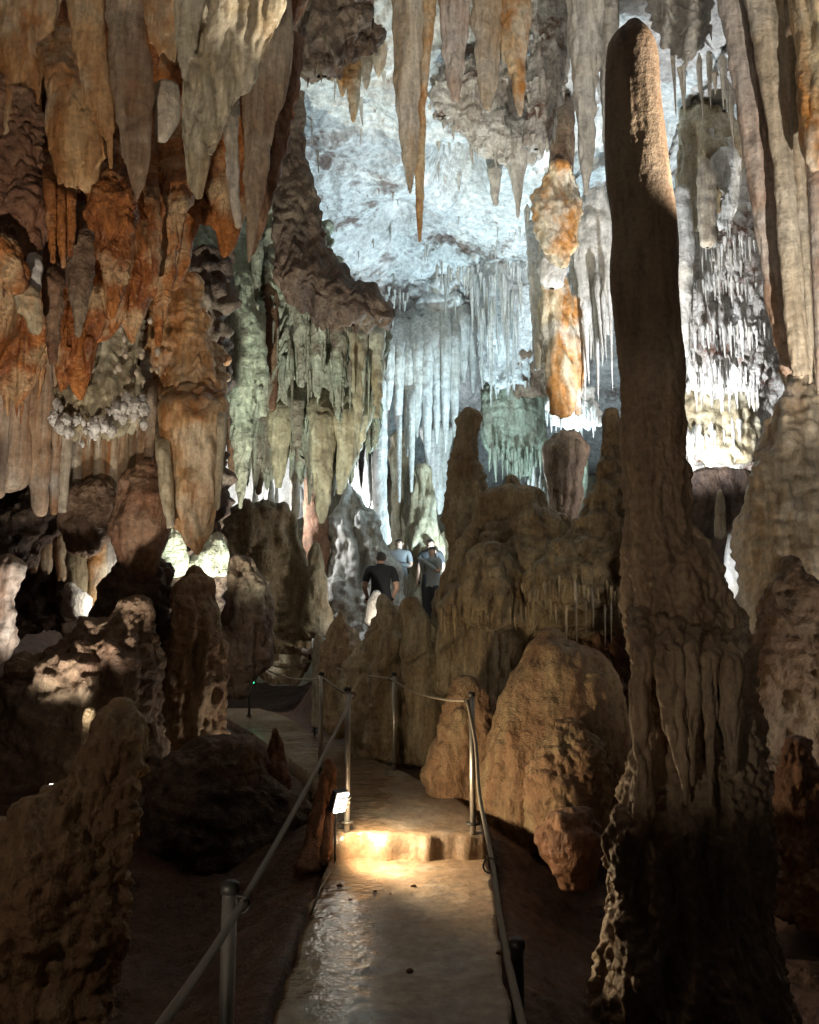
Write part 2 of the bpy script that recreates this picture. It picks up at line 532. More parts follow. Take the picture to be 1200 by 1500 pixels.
def unit_mesh(kind, v, mat):
    key = (kind, v, mat)
    if key in _unit:
        return _unit[key]
    rs = np.random.RandomState(v * 31 + (7 if kind == 'up' else 3))
    n, T = 15, 9
    z = np.linspace(0, 1, n)
    r = (1 - z) ** (.55 + .5 * rs.rand()) * (.72 + .28 * np.exp(-z * 6)) + .03
    r *= 1 + .12 * np.cumsum(rs.normal(size=n)) / 3
    r = np.maximum(r, .03)
    r[-1] = .012
    z[0], r[0] = -.05, .2
    cx, cy = np.cumsum(rs.normal(size=n)) * .035, np.cumsum(rs.normal(size=n)) * .035
    th = np.arange(T) / T * 2 * math.pi
    lob = 1 + .14 * rs.normal(size=T)
    X = cx[:, None] + r[:, None] * lob * np.cos(th)
    Y = cy[:, None] + r[:, None] * lob * np.sin(th)
    Z = np.repeat((z if kind == 'up' else -z)[:, None], T, 1)
    V = np.stack([X, Y, Z], 2).reshape(-1, 3)
    ii = np.arange(n - 1)[:, None] * T
    jj = np.arange(T)[None]
    j2 = (jj + 1) % T
    F = np.stack([ii + jj, ii + j2, ii + T + j2, ii + T + jj], 2).reshape(-1, 4)
    if kind != 'up':
        F = F[:, ::-1]
    me = bpy.data.meshes.new('stalactite' if kind != 'up' else 'stalagmite')
    me.from_pydata(V.tolist(), [], F.tolist())
    me.polygons.foreach_set('use_smooth', np.ones(len(F), bool))
    me.materials.append(M[mat])
    _unit[key] = me
    return me


def spike(parent, px, ytop, ybot, wpx, d, mat, rnd, kind='down'):
    """one small stalactite (or stalagmite) between two photo rows at depth d"""
    me = unit_mesh(kind, rnd.randrange(6), mat)
    a = P(px, ytop, d)
    b = P(px, ybot, d)
    o = bpy.data.objects.new('stalactite' if kind != 'up' else 'stalagmite', me)
    COL.objects.link(o)
    o.parent = parent
    base = a if kind != 'up' else b
    o.location = base - parent.location
    r = wpx * PX(d, ytop) / 2
    o.scale = (r, r, abs(a.z - b.z))
    o.rotation_euler = (rnd.uniform(-.03, .03), rnd.uniform(-.03, .03), rnd.uniform(0, 6.28))
    return o


def fringe(name, label, line, lens, n, wpx, d, mat, cat='stalactites', kind='down', seed=1, ddep=.25, group=None, over=6):
    """row of small spikes hanging along a polyline of photo points; every spike is its own part"""
    rnd = random.Random(seed)
    xs = [p[0] for p in line]
    mid = P(sum(xs) / len(xs), sum(p[1] for p in line) / len(line), d)
    t = thing(name, label, cat, mid, group)
    for i in range(n):
        u = (i + rnd.random()) / n * (len(line) - 1)
        k = min(int(u), len(line) - 2)
        f = u - k
        x = line[k][0] * (1 - f) + line[k + 1][0] * f
        y = line[k][1] * (1 - f) + line[k + 1][1] * f
        L = lens[0] + (lens[1] - lens[0]) * rnd.random() ** 1.7
        ww = wpx * rnd.uniform(.55, 1.35) * (.6 + .4 * L / lens[1])
        dd = d + rnd.uniform(-ddep, ddep) * 1.6
        y += rnd.uniform(-1, 1) * lens[1] * .22
        L *= rnd.uniform(.6, 1.15)
        if kind == 'up':
            spike(t, x, y - L, y + over, ww, dd, mat, rnd, 'up')
        else:
            spike(t, x, y - over, y + L, ww, dd, mat, rnd)
    return t


def tube(name, pts, r, mat, parent=None, seg=8, origin=None):
    pts = [Vector(p) for p in pts]
    V, F = [], []
    for i, p in enumerate(pts):
        t = (pts[min(i + 1, len(pts) - 1)] - pts[max(i - 1, 0)]).normalized()
        a = t.cross(Vector((0, 0, 1)))
        if a.length < .05:
            a = t.cross(Vector((0, 1, 0)))
        a.normalize()
        b = t.cross(a)
        rr = r[i] if isinstance(r, (list, tuple)) else r
        for j in range(seg):
            q = 2 * math.pi * j / seg
            V.append(p + a * rr * math.cos(q) + b * rr * math.sin(q))
    for i in range(len(pts) - 1):
        for j in range(seg):
            j2 = (j + 1) % seg
            F.append((i * seg + j, i * seg + j2, (i + 1) * seg + j2, (i + 1) * seg + j))
    c0, c1 = len(V), len(V) + 1
    V += [pts[0], pts[-1]]
    n = len(pts) - 1
    for j in range(seg):
        j2 = (j + 1) % seg
        F.append((c0, j2, j, j))
        F.append((c1, n * seg + j, n * seg + j2, n * seg + j2))
    me = bpy.data.meshes.new(name)
    F = [tuple(dict.fromkeys(f)) for f in F]
    org = Vector(origin) if origin is not None else pts[0]
    me.from_pydata([tuple(v - org) for v in V], [], F)
    me.polygons.foreach_set('use_smooth', np.ones(len(F), bool))
    me.materials.append(M[mat])
    o = bpy.data.objects.new(name, me)
    COL.objects.link(o)
    if parent:
        o.parent = parent
        o.location = org - parent.location
    else:
        o.location = org
    return o


def boxmesh(name, size, loc, mat, parent=None, rot=None, taper=1.0, bev=.15):
    sx, sy, sz = [s / 2 for s in size]
    b = min(sx, sy, sz) * bev
    V = []
    for z, q in ((-sz, 1), (-sz + b, 1), (sz - b, taper), (sz, taper)):
        ins = b if abs(z) == sz else 0
        X, Y = sx * q - ins, sy * q - ins
        V += [(-X + b, -Y, z), (X - b, -Y, z), (X, -Y + b, z), (X, Y - b, z), (X - b, Y, z), (-X + b, Y, z), (-X, Y - b, z), (-X, -Y + b, z)]
    F = [tuple(range(7, -1, -1)), tuple(range(24, 32))]
    for l in range(3):
        for j in range(8):
            j2 = (j + 1) % 8
            F.append((l * 8 + j, l * 8 + j2, l * 8 + 8 + j2, l * 8 + 8 + j))
    if rot is not None:
        V = [tuple(rot @ Vector(v)) for v in V]
    me = bpy.data.meshes.new(name)
    me.from_pydata(V, [], F)
    me.materials.append(M[mat] if isinstance(mat, str) else mat)
    o = bpy.data.objects.new(name, me)
    COL.objects.link(o)
    o.location = Vector(loc) - (parent.location if parent else Vector())
    if parent:
        o.parent = parent
    return o


# ------------------------------------------------------------------ the setting: floor, path, vault, walls
def path_edges(y):
    l = np.interp(y, [-2, 6.2, 8.7, 11.8, 14.4, 16], [-.56, -.56, -.98, -2.1, -3.1, -3.9])
    r = np.interp(y, [-2, 1, 6.2, 7.4, 8.9, 11.8, 14.4, 16], [.22, .25, .55, .42, -.10, -1.22, -2.1, -2.9])
    return l, r


def ground_z(x, y):
    l, r = path_edges(y)
    off = np.maximum(np.maximum(l - x, x - r), 0)
    z = -.10 - .38 * sst(.0, .9, off) * (1 - sst(6.5, 9, y)) + .2 * sst(6, 6.6, y)
    z = z + 1.15 * sst(11.6, 13.0, y) * sst(-2.0, -1.1, x + .25 * np.sin(y)) * sst(.2, .9, off)
    z = z + .6 * sst(14.5, 17, y) * sst(-2.2, -1.1, x)
    z = z + .75 * sst(1.3, 3.2, -x) * sst(5.5, 8, y) * sst(.3, 1.2, off)
    z = z + .35 * sst(1.2, 2.5, x) * sst(6, 8, y)
    z = z + 1.2 * sst(4.5, 8, np.abs(x))
    return z


def grid_sheet(name, xs, ys, zf, mat, flip=False):
    X, Y = np.meshgrid(xs, ys)
    Z = zf(X, Y)
    V = np.stack([X, Y, Z], 2).reshape(-1, 3)
    n, m = len(ys), len(xs)
    i = np.arange(n - 1)[:, None] * m
    j = np.arange(m - 1)[None]
    F = np.stack([i + j, i + j + 1, i + m + j + 1, i + m + j], 2).reshape(-1, 4)
    if flip:
        F = F[:, ::-1]
    o = link_mesh(name, V, F, mat)
    o['kind'] = 'structure'
    return o


def floor_z(X, Y):
    q = np.stack([X.ravel(), Y.ravel(), X.ravel() * 0], 1)
    h = (.12 * noise(q * .9, 3) + .07 * fbm(q * 2.4, 5, 4, .55, True) + .02 * fbm(q * 11, 9, 3)).reshape(X.shape)
    l, r = path_edges(Y)
    off = np.maximum(np.maximum(l - X, X - r), 0)
    return ground_z(X, Y) + h * sst(0, .35, off) - .12 * (1 - sst(0, .1, off))


grid_sheet('cave_floor', np.concatenate([np.arange(-11, -3, .14), np.arange(-3, 3, .04), np.arange(3, 11.1, .16)]),
           np.concatenate([np.arange(-5, 1.5, .15), np.arange(1.5, 9, .045), np.arange(9, 27, .12)]), floor_z, M['clay'])


def vault_z(X, Y):
    q = np.stack([X.ravel(), Y.ravel(), X.ravel() * 0 + 4], 1)
    wq = q.copy()
    wq[:, 0] += noise(q * .5, 71) * 1.2
    wq[:, 1] += noise(q * .5, 72) * 1.2
    h = (.5 * noise(q * .35, 21) + .27 * fbm(wq * .8, 23, 4, .52) + .075 * fbm(wq * 2.6, 31, 2, .5, True) + .04 * fbm(q * 8, 37, 3, .6, True)).reshape(X.shape)
    z = 9.2 - h
    z = z + 1.3 * np.exp(-((X - .85 - .25 * (Y - 13.7)) / .34) ** 2 - ((Y - 13.7) / .75) ** 2) + .7 * np.exp(-((X + .2) / .45) ** 2 - ((Y - 15.6) / .7) ** 2)
    z = z - 3.5 * sst(17, 25, Y) - 1.8 * (1 - sst(4, 9, Y)) - 3.0 * sst(5, 10, np.abs(X))
    return z


grid_sheet('cave_ceiling', np.concatenate([np.arange(-11, -3, .15), np.arange(-3, 4.2, .036), np.arange(4.2, 11.1, .12)]),
           np.concatenate([np.arange(-5, 7, .2), np.arange(7, 21, .042), np.arange(21, 27, .1)]), vault_z, M['vault'], True)


def wall(name, a, b, zr, mat, seed):
    a, b = np.array(a, float), np.array(b, float)
    L = np.linalg.norm(b - a)
    u = np.arange(0, L + .01, .14)
    z = np.arange(zr[0], zr[1], .14)
    U, Z = np.meshgrid(u, z)
    t = (b - a) / L
    nrm = np.array([t[1], -t[0]])
    q = np.stack([U.ravel(), Z.ravel() * 0 + seed, Z.ravel()], 1)
    h = (.8 * noise(q * .3, seed) + .35 * fbm(q * np.array([.9, 1, .35]), seed + 3, 4, .55, True) + .1 * fbm(q * 3, seed + 9, 3)).reshape(U.shape)
    X = a[0] + t[0] * U + nrm[0] * h
    Y = a[1] + t[1] * U + nrm[1] * h
    V = np.stack([X, Y, Z], 2).reshape(-1, 3)
    n, m = len(z), len(u)
    i = np.arange(n - 1)[:, None] * m
    j = np.arange(m - 1)[None]
    F = np.stack([i + j, i + j + 1, i + m + j + 1, i + m + j], 2).reshape(-1, 4)
    o = link_mesh(name, V, F, mat)
    o['kind'] = 'structure'


wall('cave_wall_back', (-11, 24), (11, 24), (-1, 11), M['khaki'], 41)
wall('cave_wall_left', (-9.5, -5), (-9.5, 26), (-1, 11), M['brown'], 47)
wall('cave_wall_right', (9.5, 26), (9.5, -5), (-1, 11), M['brown'], 53)
wall('cave_wall_behind', (11, -4.6), (-11, -4.6), (-1, 11), M['dark'], 59)


def path_material():
    m = rock('worn_concrete_path', (.34, .24, .15), (.26, .165, .10), (.36, .30, .24), .8, .9, 1, .5, .22, 16)
    nt = m.node_tree
    bs = nt.nodes['Principled BSDF']
    L = nt.links.new
    geo = N(nt, 'ShaderNodeNewGeometry')
    sep = N(nt, 'ShaderNodeSeparateXYZ')
    L(geo.outputs['Position'], sep.inputs[0])
    nz = N(nt, 'ShaderNodeTexNoise')
    nz.inputs['Scale'].default_value = 2.6
    nz.inputs['Detail'].default_value = 6
    L(geo.outputs['Position'], nz.inputs['Vector'])
    # a wet strip runs along the left side of the slab
    a = N(nt, 'ShaderNodeMath', operation='MULTIPLY_ADD')
    L(nz.outputs['Fac'], a.inputs[0])
    a.inputs[1].default_value = .5
    L(sep.outputs['X'], a.inputs[2])
    mr = N(nt, 'ShaderNodeMapRange')
    mr.inputs['From Min'].default_value = -.02
    mr.inputs['From Max'].default_value = .18
    mr.inputs['To Min'].default_value = .09
    mr.inputs['To Max'].default_value = .6
    L(a.outputs[0], mr.inputs['Value'])
    L(mr.outputs[0], bs.inputs['Roughness'])
    bs.inputs['Specular IOR Level'].default_value = .9
    return m


M['path'] = path_material()


def path_slab(name, y0, y1, ztop, depth, seed, rag=0.0):
    ys = np.arange(y0, y1, .03)
    us = np.linspace(0, 1, 44)
    l, r = path_edges(ys)
    q1 = np.stack([ys * 0, ys, ys * 0], 1)
    l = l + .05 * fbm(q1 * 2.2, seed, 3)
    r = r + .05 * fbm(q1 * 2.2, seed + 9, 3)
    X = l[:, None] + (r - l)[:, None] * us[None]
    Y = np.repeat(ys[:, None], len(us), 1)
    q = np.stack([X.ravel(), Y.ravel(), X.ravel() * 0], 1)
    Z = ztop + (.018 * noise(q * 1.7, seed) + .008 * fbm(q * 9, seed + 2, 3)).reshape(X.shape)
    if rag:
        Y[0] += rag * fbm(np.stack([X[0] * 4, X[0] * 0, X[0] * 0 + seed], 1), seed, 3)
        Y[1] = np.maximum(Y[1], Y[0] + .004)
    Z[0] -= .02
    rings = [np.stack([X, Y, Z], 2)]
    n, m = X.shape
    V = list(rings[0].reshape(-1, 3))
    F = []
    idx = np.arange(n * m).reshape(n, m)
    A = np.stack([idx[:-1, :-1], idx[:-1, 1:], idx[1:, 1:], idx[1:, :-1]], 2).reshape(-1, 4)
    F += A.tolist()
    border = list(idx[0]) + list(idx[1:, -1]) + list(idx[-1, ::-1][1:]) + list(idx[::-1, 0][1:-1])
    prev = border
    for lv in range(1, 6):
        cur = []
        for b in border:
            v = np.array(V[b]).copy()
            o = .03 * float(noise(np.array([[v[0] * 6, v[1] * 6, lv * .9]]), seed)[0])
            v[1] += o - (.012 * lv if b < m else 0)
            v[0] += o
            v[2] = v[2] - depth * lv / 5
            V.append(v)
            cur.append(len(V) - 1)
        for i in range(len(border)):
            i2 = (i + 1) % len(border)
            F.append([prev[i2], prev[i], cur[i], cur[i2]])
        prev = cur
    o = link_mesh(name, np.array(V), np.array(F), M['path'])
    o['kind'] = 'structure'


path_slab('path', -1.5, 6.45, 0.0, .5, 61)
path_slab('path_upper', 6.22, 15.6, .17, .5, 67, .12)


# ------------------------------------------------------------------ lamp fittings with their light
def floodlight(label, pos, aim, watts, colr, ang, rad):
    pos, aim = Vector(pos), Vector(aim)
    dr = (aim - pos).normalized()
    t = thing('floodlight', label, 'floodlight', pos - dr * .12, 'floodlights hidden among the formations')
    rot = dr.to_track_quat('Z', 'Y').to_matrix()
    boxmesh('housing', (.16, .12, .06), pos - dr * .10, 'black', t, rot)
    m = plain('lamp_glass', (.8, .8, .8), .3, 0, colr, 6)
    boxmesh('glass', (.14, .10, .012), pos - dr * .062, m, t, rot)
    tube('bracket', [pos - dr * .12, pos - dr * .15 - Vector((0, 0, .12))], .012, 'darksteel', t)
    ld = bpy.data.lights.new('lamp_light', 'SPOT' if ang else 'POINT')
    ld.energy = watts
    ld.color = colr
    ld.shadow_soft_size = rad
    if ang:
        ld.spot_size = math.radians(ang)
        ld.spot_blend = .6
    lo = bpy.data.objects.new('lamp_light', ld)
    COL.objects.link(lo)
    lo.parent = t
    lo.rotation_mode = 'QUATERNION'
    lo.rotation_quaternion = (-dr).to_track_quat('Z', 'Y')
    lo.location = pos - t.location


for L_ in LAMPS:
    floodlight(*L_)


# ================================================================== hanging mass and draperies, upper left (about 6 m away)
form('hanging_rock', 'big brown rock mass hanging from the ceiling behind the upper left draperies',
     [(-200, -260, 470), (-60, -240, 450), (40, -220, 432), (140, -200, 425), (240, -180, 400), (320, -160, 330), (400, -140, 235), (470, -130, 180), (520, -120, 120)],
     7.3, 'flow', 'orange', k=.3, cat='rock', cap=(.1, .2), px=4.2, rag=.35, bristle=(70, .12, .5, .045, "orange"))
form('drapery', 'broad pale olive drapery sheet hanging at the top with a sloping lower edge',
     [(-60, 258, 436), (0, 266, 420), (40, 266, 408), (100, 264, 380), (150, 262, 350), (200, 262, 324), (250, 270, 307), (290, 286, 297)],
     5.6, 'sheet', 'olive', k=.22, cap=(.1, .4))
form('drapery', 'short pointed beige drapery overlapping the broad olive sheet',
     [(-60, 252, 306), (0, 256, 302), (50, 257, 292), (90, 260, 282), (114, 267, 273)], 5.35, 'sheet', 'olive', k=.3, cap=(.1, .6))
form('drapery', 'short orange brown drapery with a scooped edge left of the beige point',
     [(-60, 200, 262), (0, 206, 262), (40, 212, 260), (62, 224, 260), (80, 242, 260), (88, 251, 257)], 5.45, 'sheet', 'tan', k=.3, cap=(.1, .5))
form('drapery', 'tiny rust coloured drapery tip under the orange brown sheet',
     [(10, 208, 240), (60, 215, 239), (88, 222, 234), (99, 226, 231)], 5.6, 'sheet', 'orange', k=.4, back=6.2)
form('drapery', 'long narrow grey brown drapery with a straight pale left edge',
     [(-60, 150, 226), (0, 153, 222), (60, 157, 225), (120, 160, 227), (180, 170, 225), (230, 181, 222), (270, 192, 214), (292, 199, 204)],
     5.7, 'sheet', 'drape', k=.26, cap=(.1, .6))
form('drapery', 'tan drapery ending in a thin hanging thread left of the grey brown sheet',
     [(-60, 90, 156), (0, 96, 153), (60, 106, 156), (110, 116, 160), (150, 125, 166), (180, 140, 168), (202, 155, 166), (246, 160, 165)],
     5.75, 'sheet', 'tan', k=.3, cap=(.1, .6))
form('drapery', 'bulging tan drapery above the narrow rust stalactites',
     [(40, 45, 120), (90, 58, 122), (140, 66, 132), (180, 66, 150), (230, 76, 160), (262, 90, 135)], 5.9, 'sheet', 'tan', k=.45, back=6.8)
form('drapery', 'smooth tan rock apron in the top left corner',
     [(-60, -60, 110), (0, -60, 90), (80, -60, 70), (160, -60, 62), (230, -50, 50)], 6.2, 'sheet', 'tan', k=.35, cap=(.1, .5))
form('drapery', 'tall dark olive drapery behind the broad pale sheet, ending in a thin point',
     [(-60, 326, 436), (0, 338, 431), (60, 345, 430), (120, 350, 426), (160, 352, 412), (220, 355, 399), (280, 358, 388), (340, 360, 376), (384, 362, 367)],
     6.3, 'sheet', 'drape', k=.3, cap=(.1, .6))
form('stalactite', 'slender pale fluted stalactite beside the broad olive sheet',
     [(120, 316, 352), (200, 328, 350), (280, 334, 351), (330, 344, 356)], 6.6, 'flute', 'cream', cat='stalactite', back=7.2)
form('stalactite', 'dark red brown tapering stalactite left of the bright vault',
     [(60, 380, 445), (140, 386, 438), (200, 382, 424), (260, 374, 412), (320, 366, 392), (372, 366, 373)], 6.9, 'flute', 'redbrown', k=.6, cat='stalactite')
form('stalactite', 'large knobbly rust stalactite with two white tips',
     [(210, 150, 195), (250, 128, 200), (290, 124, 204), (320, 126, 199), (350, 140, 193), (400, 152, 188), (440, 158, 180), (464, 161, 170)],
     6.0, 'knob', 'orange', k=.7, cat='stalactite', back=6.8)
form('stalactite', 'thin rust stalactite with a white drop at its tip',
     [(245, 204, 238), (290, 212, 233), (330, 216, 237), (380, 222, 237), (421, 224, 232)], 5.9, 'knob', 'orange', cat='stalactite', back=6.8)
form('stalactite', 'dark rust stalactite beside the grey green curtain, reaching furthest down',
     [(220, 236, 300), (270, 238, 290), (300, 238, 276), (350, 236, 266), (400, 228, 255), (470, 224, 242), (505, 226, 236)],
     6.1, 'knob', 'orange', k=.7, cat='stalactite', back=6.9)
for i, (rows, lb) in enumerate((
        ([(225, 60, 80), (300, 66, 83), (383, 74, 82)], 'narrow rust stalactite, leftmost of a close trio'),
        ([(240, 78, 96), (340, 82, 97), (391, 90, 97)], 'narrow rust stalactite, middle one of a close trio'),
        ([(250, 92, 112), (330, 96, 112), (374, 99, 107)], 'narrow rust stalactite, rightmost of a close trio'))):
    form('stalactite', lb, rows, 5.95 + .06 * i, 'flute', 'orange', cat='stalactite', back=6.6, group='narrow rust stalactites')
form('stalactite', 'stubby brown stalactite with a warty end below the narrow trio',
     [(290, 96, 128), (350, 104, 141), (400, 98, 137), (440, 102, 130), (492, 110, 121)], 6.3, 'knob', 'brown', cat='stalactite', back=7.0)
form('hanging_rock', 'dark purplish brown lumpy rock at the left edge above the orange knob',
     [(140, -60, 55), (200, -60, 62), (260, -60, 70), (320, -60, 72), (360, -50, 58), (398, -30, 40)], 6.2, 'knob', 'redbrown', k=.5, cat='rock', bristle=(14, .1, .3, .03, "redbrown"))
form('hanging_rock', 'bright orange knob of rock at the left edge',
     [(362, -30, 26), (392, -30, 41), (410, -10, 40), (426, 12, 34)], 5.9, 'knob', 'orange', k=.8, cat='rock')
form('stalactite', 'short grey white stalactite beside the bright orange knob',
     [(350, 36, 62), (395, 40, 62), (430, 42, 60), (456, 48, 56)], 6.1, 'knob', 'white', cat='stalactite', back=6.8)
form('stalactite', 'knobbly brown stalactite just right of the grey white one',
     [(360, 58, 98), (420, 60, 94), (470, 66, 90), (532, 72, 84)], 6.3, 'knob', 'redbrown', cat='stalactite', back=6.9)
form('stalactite', 'cream and rust warty stalactite under the bright orange knob',
     [(405, 14, 52), (440, 20, 60), (470, 36, 62), (486, 46, 58)], 6.0, 'knob', 'ginger', cat='stalactite', back=6.5)
form('coral_growth', 'white coral like growth on the rock between the upper draperies',
     [(128, 226, 262), (150, 222, 266), (180, 226, 262), (204, 228, 246)], 5.9, 'popcorn', 'cream', k=.7, cat='coral growth')

# ================================================================== left flowstone wall (about 8 to 9 m)
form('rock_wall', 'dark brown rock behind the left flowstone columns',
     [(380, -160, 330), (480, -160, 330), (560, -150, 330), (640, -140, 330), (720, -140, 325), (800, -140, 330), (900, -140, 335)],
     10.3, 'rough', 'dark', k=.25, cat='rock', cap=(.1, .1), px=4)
fw = thing('flowstone_wall', 'peach streaked flowstone wall of joined columns at the left edge', 'flowstone', P(40, 750, 8.3))
for rows, dd, mt in (
        ([(390, -60, 28), (450, -50, 42), (550, -45, 46), (640, -40, 48), (705, -20, 40)], 8.1, 'peach'),
        ([(420, 24, 60), (500, 30, 72), (600, 32, 76), (700, 38, 74), (752, 50, 68)], 8.2, 'peach'),
        ([(470, 54, 84), (560, 62, 90), (640, 66, 92), (715, 72, 88), (752, 74, 84)], 8.35, 'peach'),
        ([(600, 80, 104), (660, 82, 106), (748, 84, 98)], 8.4, 'cream'),
        ([(560, -50, 20), (650, -50, 14), (720, -40, 6)], 7.9, 'peach')):
    form('column', '', rows, dd, 'smooth', mt, k=.8, parent=fw)
form('hanging_rock', 'dark olive crusted rock with white crystal coral along its lower rim',
     [(420, 66, 205), (480, 76, 214), (540, 78, 212), (590, 78, 206), (625, 84, 196)], 8.0, 'knob', 'khaki', k=.5, cat='rock', cap=(.2, .3), bristle=(26, .06, .22, .022, "cream"))
co = thing('coral_growth', 'row of white crystal coral clumps hanging under the dark olive rock', 'coral growth', P(140, 620, 7.75))
rc = random.Random(5)
for i in range(46):
    u = i / 45
    x = 78 + u * 130 + rc.uniform(-6, 6)
    y = 606 + rc.gauss(0, 13) + 18 * math.exp(-((u - .45) / .2) ** 2) + 8 * (u < .3)
    r = rc.uniform(4.5, 10)
    form('coral_clump', '', [(y - r, x - r * .5, x + r * .5), (y, x - r, x + r), (y + r * 1.1, x - r * .4, x + r * .4)], 7.68 + rc.uniform(-.12, .12), 'popcorn', 'white', k=1, parent=co, px=1.3, sc=1.5, amp=1.15)
for i in range(26):
    x, y, r = rc.uniform(84, 235), rc.uniform(470, 590), rc.uniform(3, 6)
    form('coral_clump', '', [(y - r, x - r * .5, x + r * .5), (y, x - r, x + r), (y + r, x - r * .4, x + r * .4)], 7.7, 'popcorn', 'cream', k=1, parent=co, px=1.5, sc=1.5, amp=1.15)
fo = thing('flowstone_wall', 'row of amber streaked flutes below the white coral clumps', 'flowstone', P(150, 748, 8.7))
for i, (xl, xr, yb, mt) in enumerate(((98, 122, 752, 'cream'), (118, 140, 748, 'amber'), (136, 156, 742, 'amber'), (152, 176, 736, 'amber'), (172, 190, 732, 'amber'), (186, 204, 722, 'amber'), (200, 220, 716, 'amber'), (216, 236, 722, 'peach'), (232, 246, 716, 'drape'))):
    form('flute', '', [(590, xl + 2, xr - 1), (650, xl, xr), (700, xl, xr), (yb, xl + 4, xr - 4)], 8.75 + .05 * (i % 2), 'sheet', mt, k=.9, parent=fo)
form('stalactite', 'grey brown stalactite left of the wide smooth brown drape',
     [(520, 205, 232), (590, 208, 232), (640, 210, 228), (678, 212, 222)], 8.3, 'smooth', 'drape', cat='stalactite', back=9.2)
form('hanging_rock', 'rough orange brown rock between rust stalactites and the grey green curtain',
     [(420, 205, 300), (500, 210, 310), (540, 225, 312), (580, 230, 318), (610, 240, 310)], 8.4, 'knob', 'tan', k=.4, cat='rock', bristle=(16, .08, .3, .03, "tan"), rag=.4)
form('drapery', 'wide smooth brown drape hanging low with a rounded bottom',
     [(520, 240, 334), (580, 232, 332), (640, 234, 328), (700, 238, 322), (750, 244, 320), (780, 258, 315), (800, 274, 302), (810, 284, 294)],
     8.0, 'flute', 'tan', k=.45, back=9.4)
form('drapery', 'narrow pale strip of drape along the right side of the wide brown drape',
     [(560, 316, 332), (640, 318, 332), (700, 316, 326), (745, 314, 322)], 7.9, 'smooth', 'olive', k=.9, back=9.0)
form('drapery', 'narrow pale green strip of drape along the left side of the wide brown drape',
     [(600, 226, 244), (660, 228, 250), (720, 234, 256), (770, 244, 256)], 7.85, 'smooth', 'olive', k=.9, back=9.0)
form('boulder', 'shiny dark brown rounded boulder under the amber flutes',
     [(684, 196, 234), (700, 176, 244), (730, 164, 248), (770, 160, 246), (810, 172, 238), (852, 188, 222)], 8.2, 'flow', 'redbrown', k=.7)
form('boulder', 'low brown ledge of rock with pale rim under the cream flute',
     [(722, 100, 175), (745, 88, 176), (775, 84, 172), (800, 96, 150)], 8.6, 'flow', 'brown', k=.7)
form('boulder', 'dark grey ledge at the left under the peach columns',
     [(735, 20, 85), (755, -20, 96), (790, -30, 92), (810, -30, 70)], 8.7, 'mud', 'dark', k=.7)
fl = thing('flowstone_wall', 'lower row of yellow brown flutes above the dark gap at the left', 'flowstone', P(70, 870, 9.2))
for xl, xr, yt, yb, mt in ((-12, 22, 788, 838, 'khaki'), (16, 42, 786, 842, 'amber'), (38, 60, 790, 836, 'tan'), (56, 82, 786, 836, 'amber'), (78, 108, 772, 846, 'amber'), (98, 134, 768, 890, 'khaki'), (128, 160, 762, 886, 'ginger'), (154, 170, 766, 856, 'white'), (164, 190, 790, 848, 'white')):
    form('flute', '', [(yt, xl + 3, xr - 3), (yt + 14, xl, xr), ((yt + yb) / 2, xl, xr), (yb, xl + 5, xr - 5)], 9.3, 'flute', mt, k=.7, parent=fl)
form('flowstone', 'brightly lit mint white flowstone with two peaks below the wide brown drape',
     [(762, 254, 262), (776, 246, 268), (790, 228, 274), (810, 224, 276), (842, 222, 276)], 9.7, 'flute', 'greenpale', k=.5, cap=(.5, .1))
form('flowstone', 'brightly lit white flowstone wing right of the mint white peaks',
     [(782, 312, 324), (796, 296, 330), (810, 276, 332), (842, 268, 330)], 9.8, 'flute', 'greenpale', k=.5, cap=(.5, .1))
form('flowstone', 'small bright white flowstone lump at the foot of the yellow brown flutes',
     [(858, 94, 112), (874, 92, 136), (896, 92, 134)], 9.0, 'popcorn', 'white', k=.7)
form('boulder', 'pale rock standing at the far left edge beside the black gap',
     [(836, -40, 32), (870, -40, 30), (920, -40, 20), (980, -40, 4)], 7.2, 'mud', 'rose', k=.6)

# ================================================================== grey green curtain of stalactites (about 12 m)
form('hanging_rock', 'dark brown rim of rock in front of the bright vault, above the grey green curtain',
     [(20, 400, 560), (70, 415, 545), (100, 425, 490), (130, 425, 444), (220, 405, 448), (300, 400, 466), (360, 398, 486), (405, 396, 512), (440, 420, 572), (465, 450, 580)],
     11.4, 'rough', 'dark', k=.5, cat='rock', cap=(.2, .2), bristle=(40, .08, .3, .04, "dark"), amp=.5)
form('hanging_rock', 'dark brown lump of ceiling rock at the top between drapery and vault',
     [(-60, 385, 590), (0, 392, 584), (40, 400, 574), (70, 415, 560), (98, 425, 520)], 10.0, 'rough', 'dark', k=.6, cat='rock', cap=(.1, .3), bristle=(20, .06, .25, .035, "dark"))
gc = 'stalactites of the grey green curtain'
form('hanging_rock', 'grey green rock wall that carries the curtain of stalactites left of centre',
     [(290, 256, 440), (340, 246, 480), (420, 240, 520), (480, 244, 568), (540, 262, 572), (590, 320, 560), (640, 350, 545)],
     12.7, 'knob', 'green', k=.28, cat='rock', cap=(.2, .3), rag=.5, bristle=(120, .15, .8, .06, "green"), px=3.2)
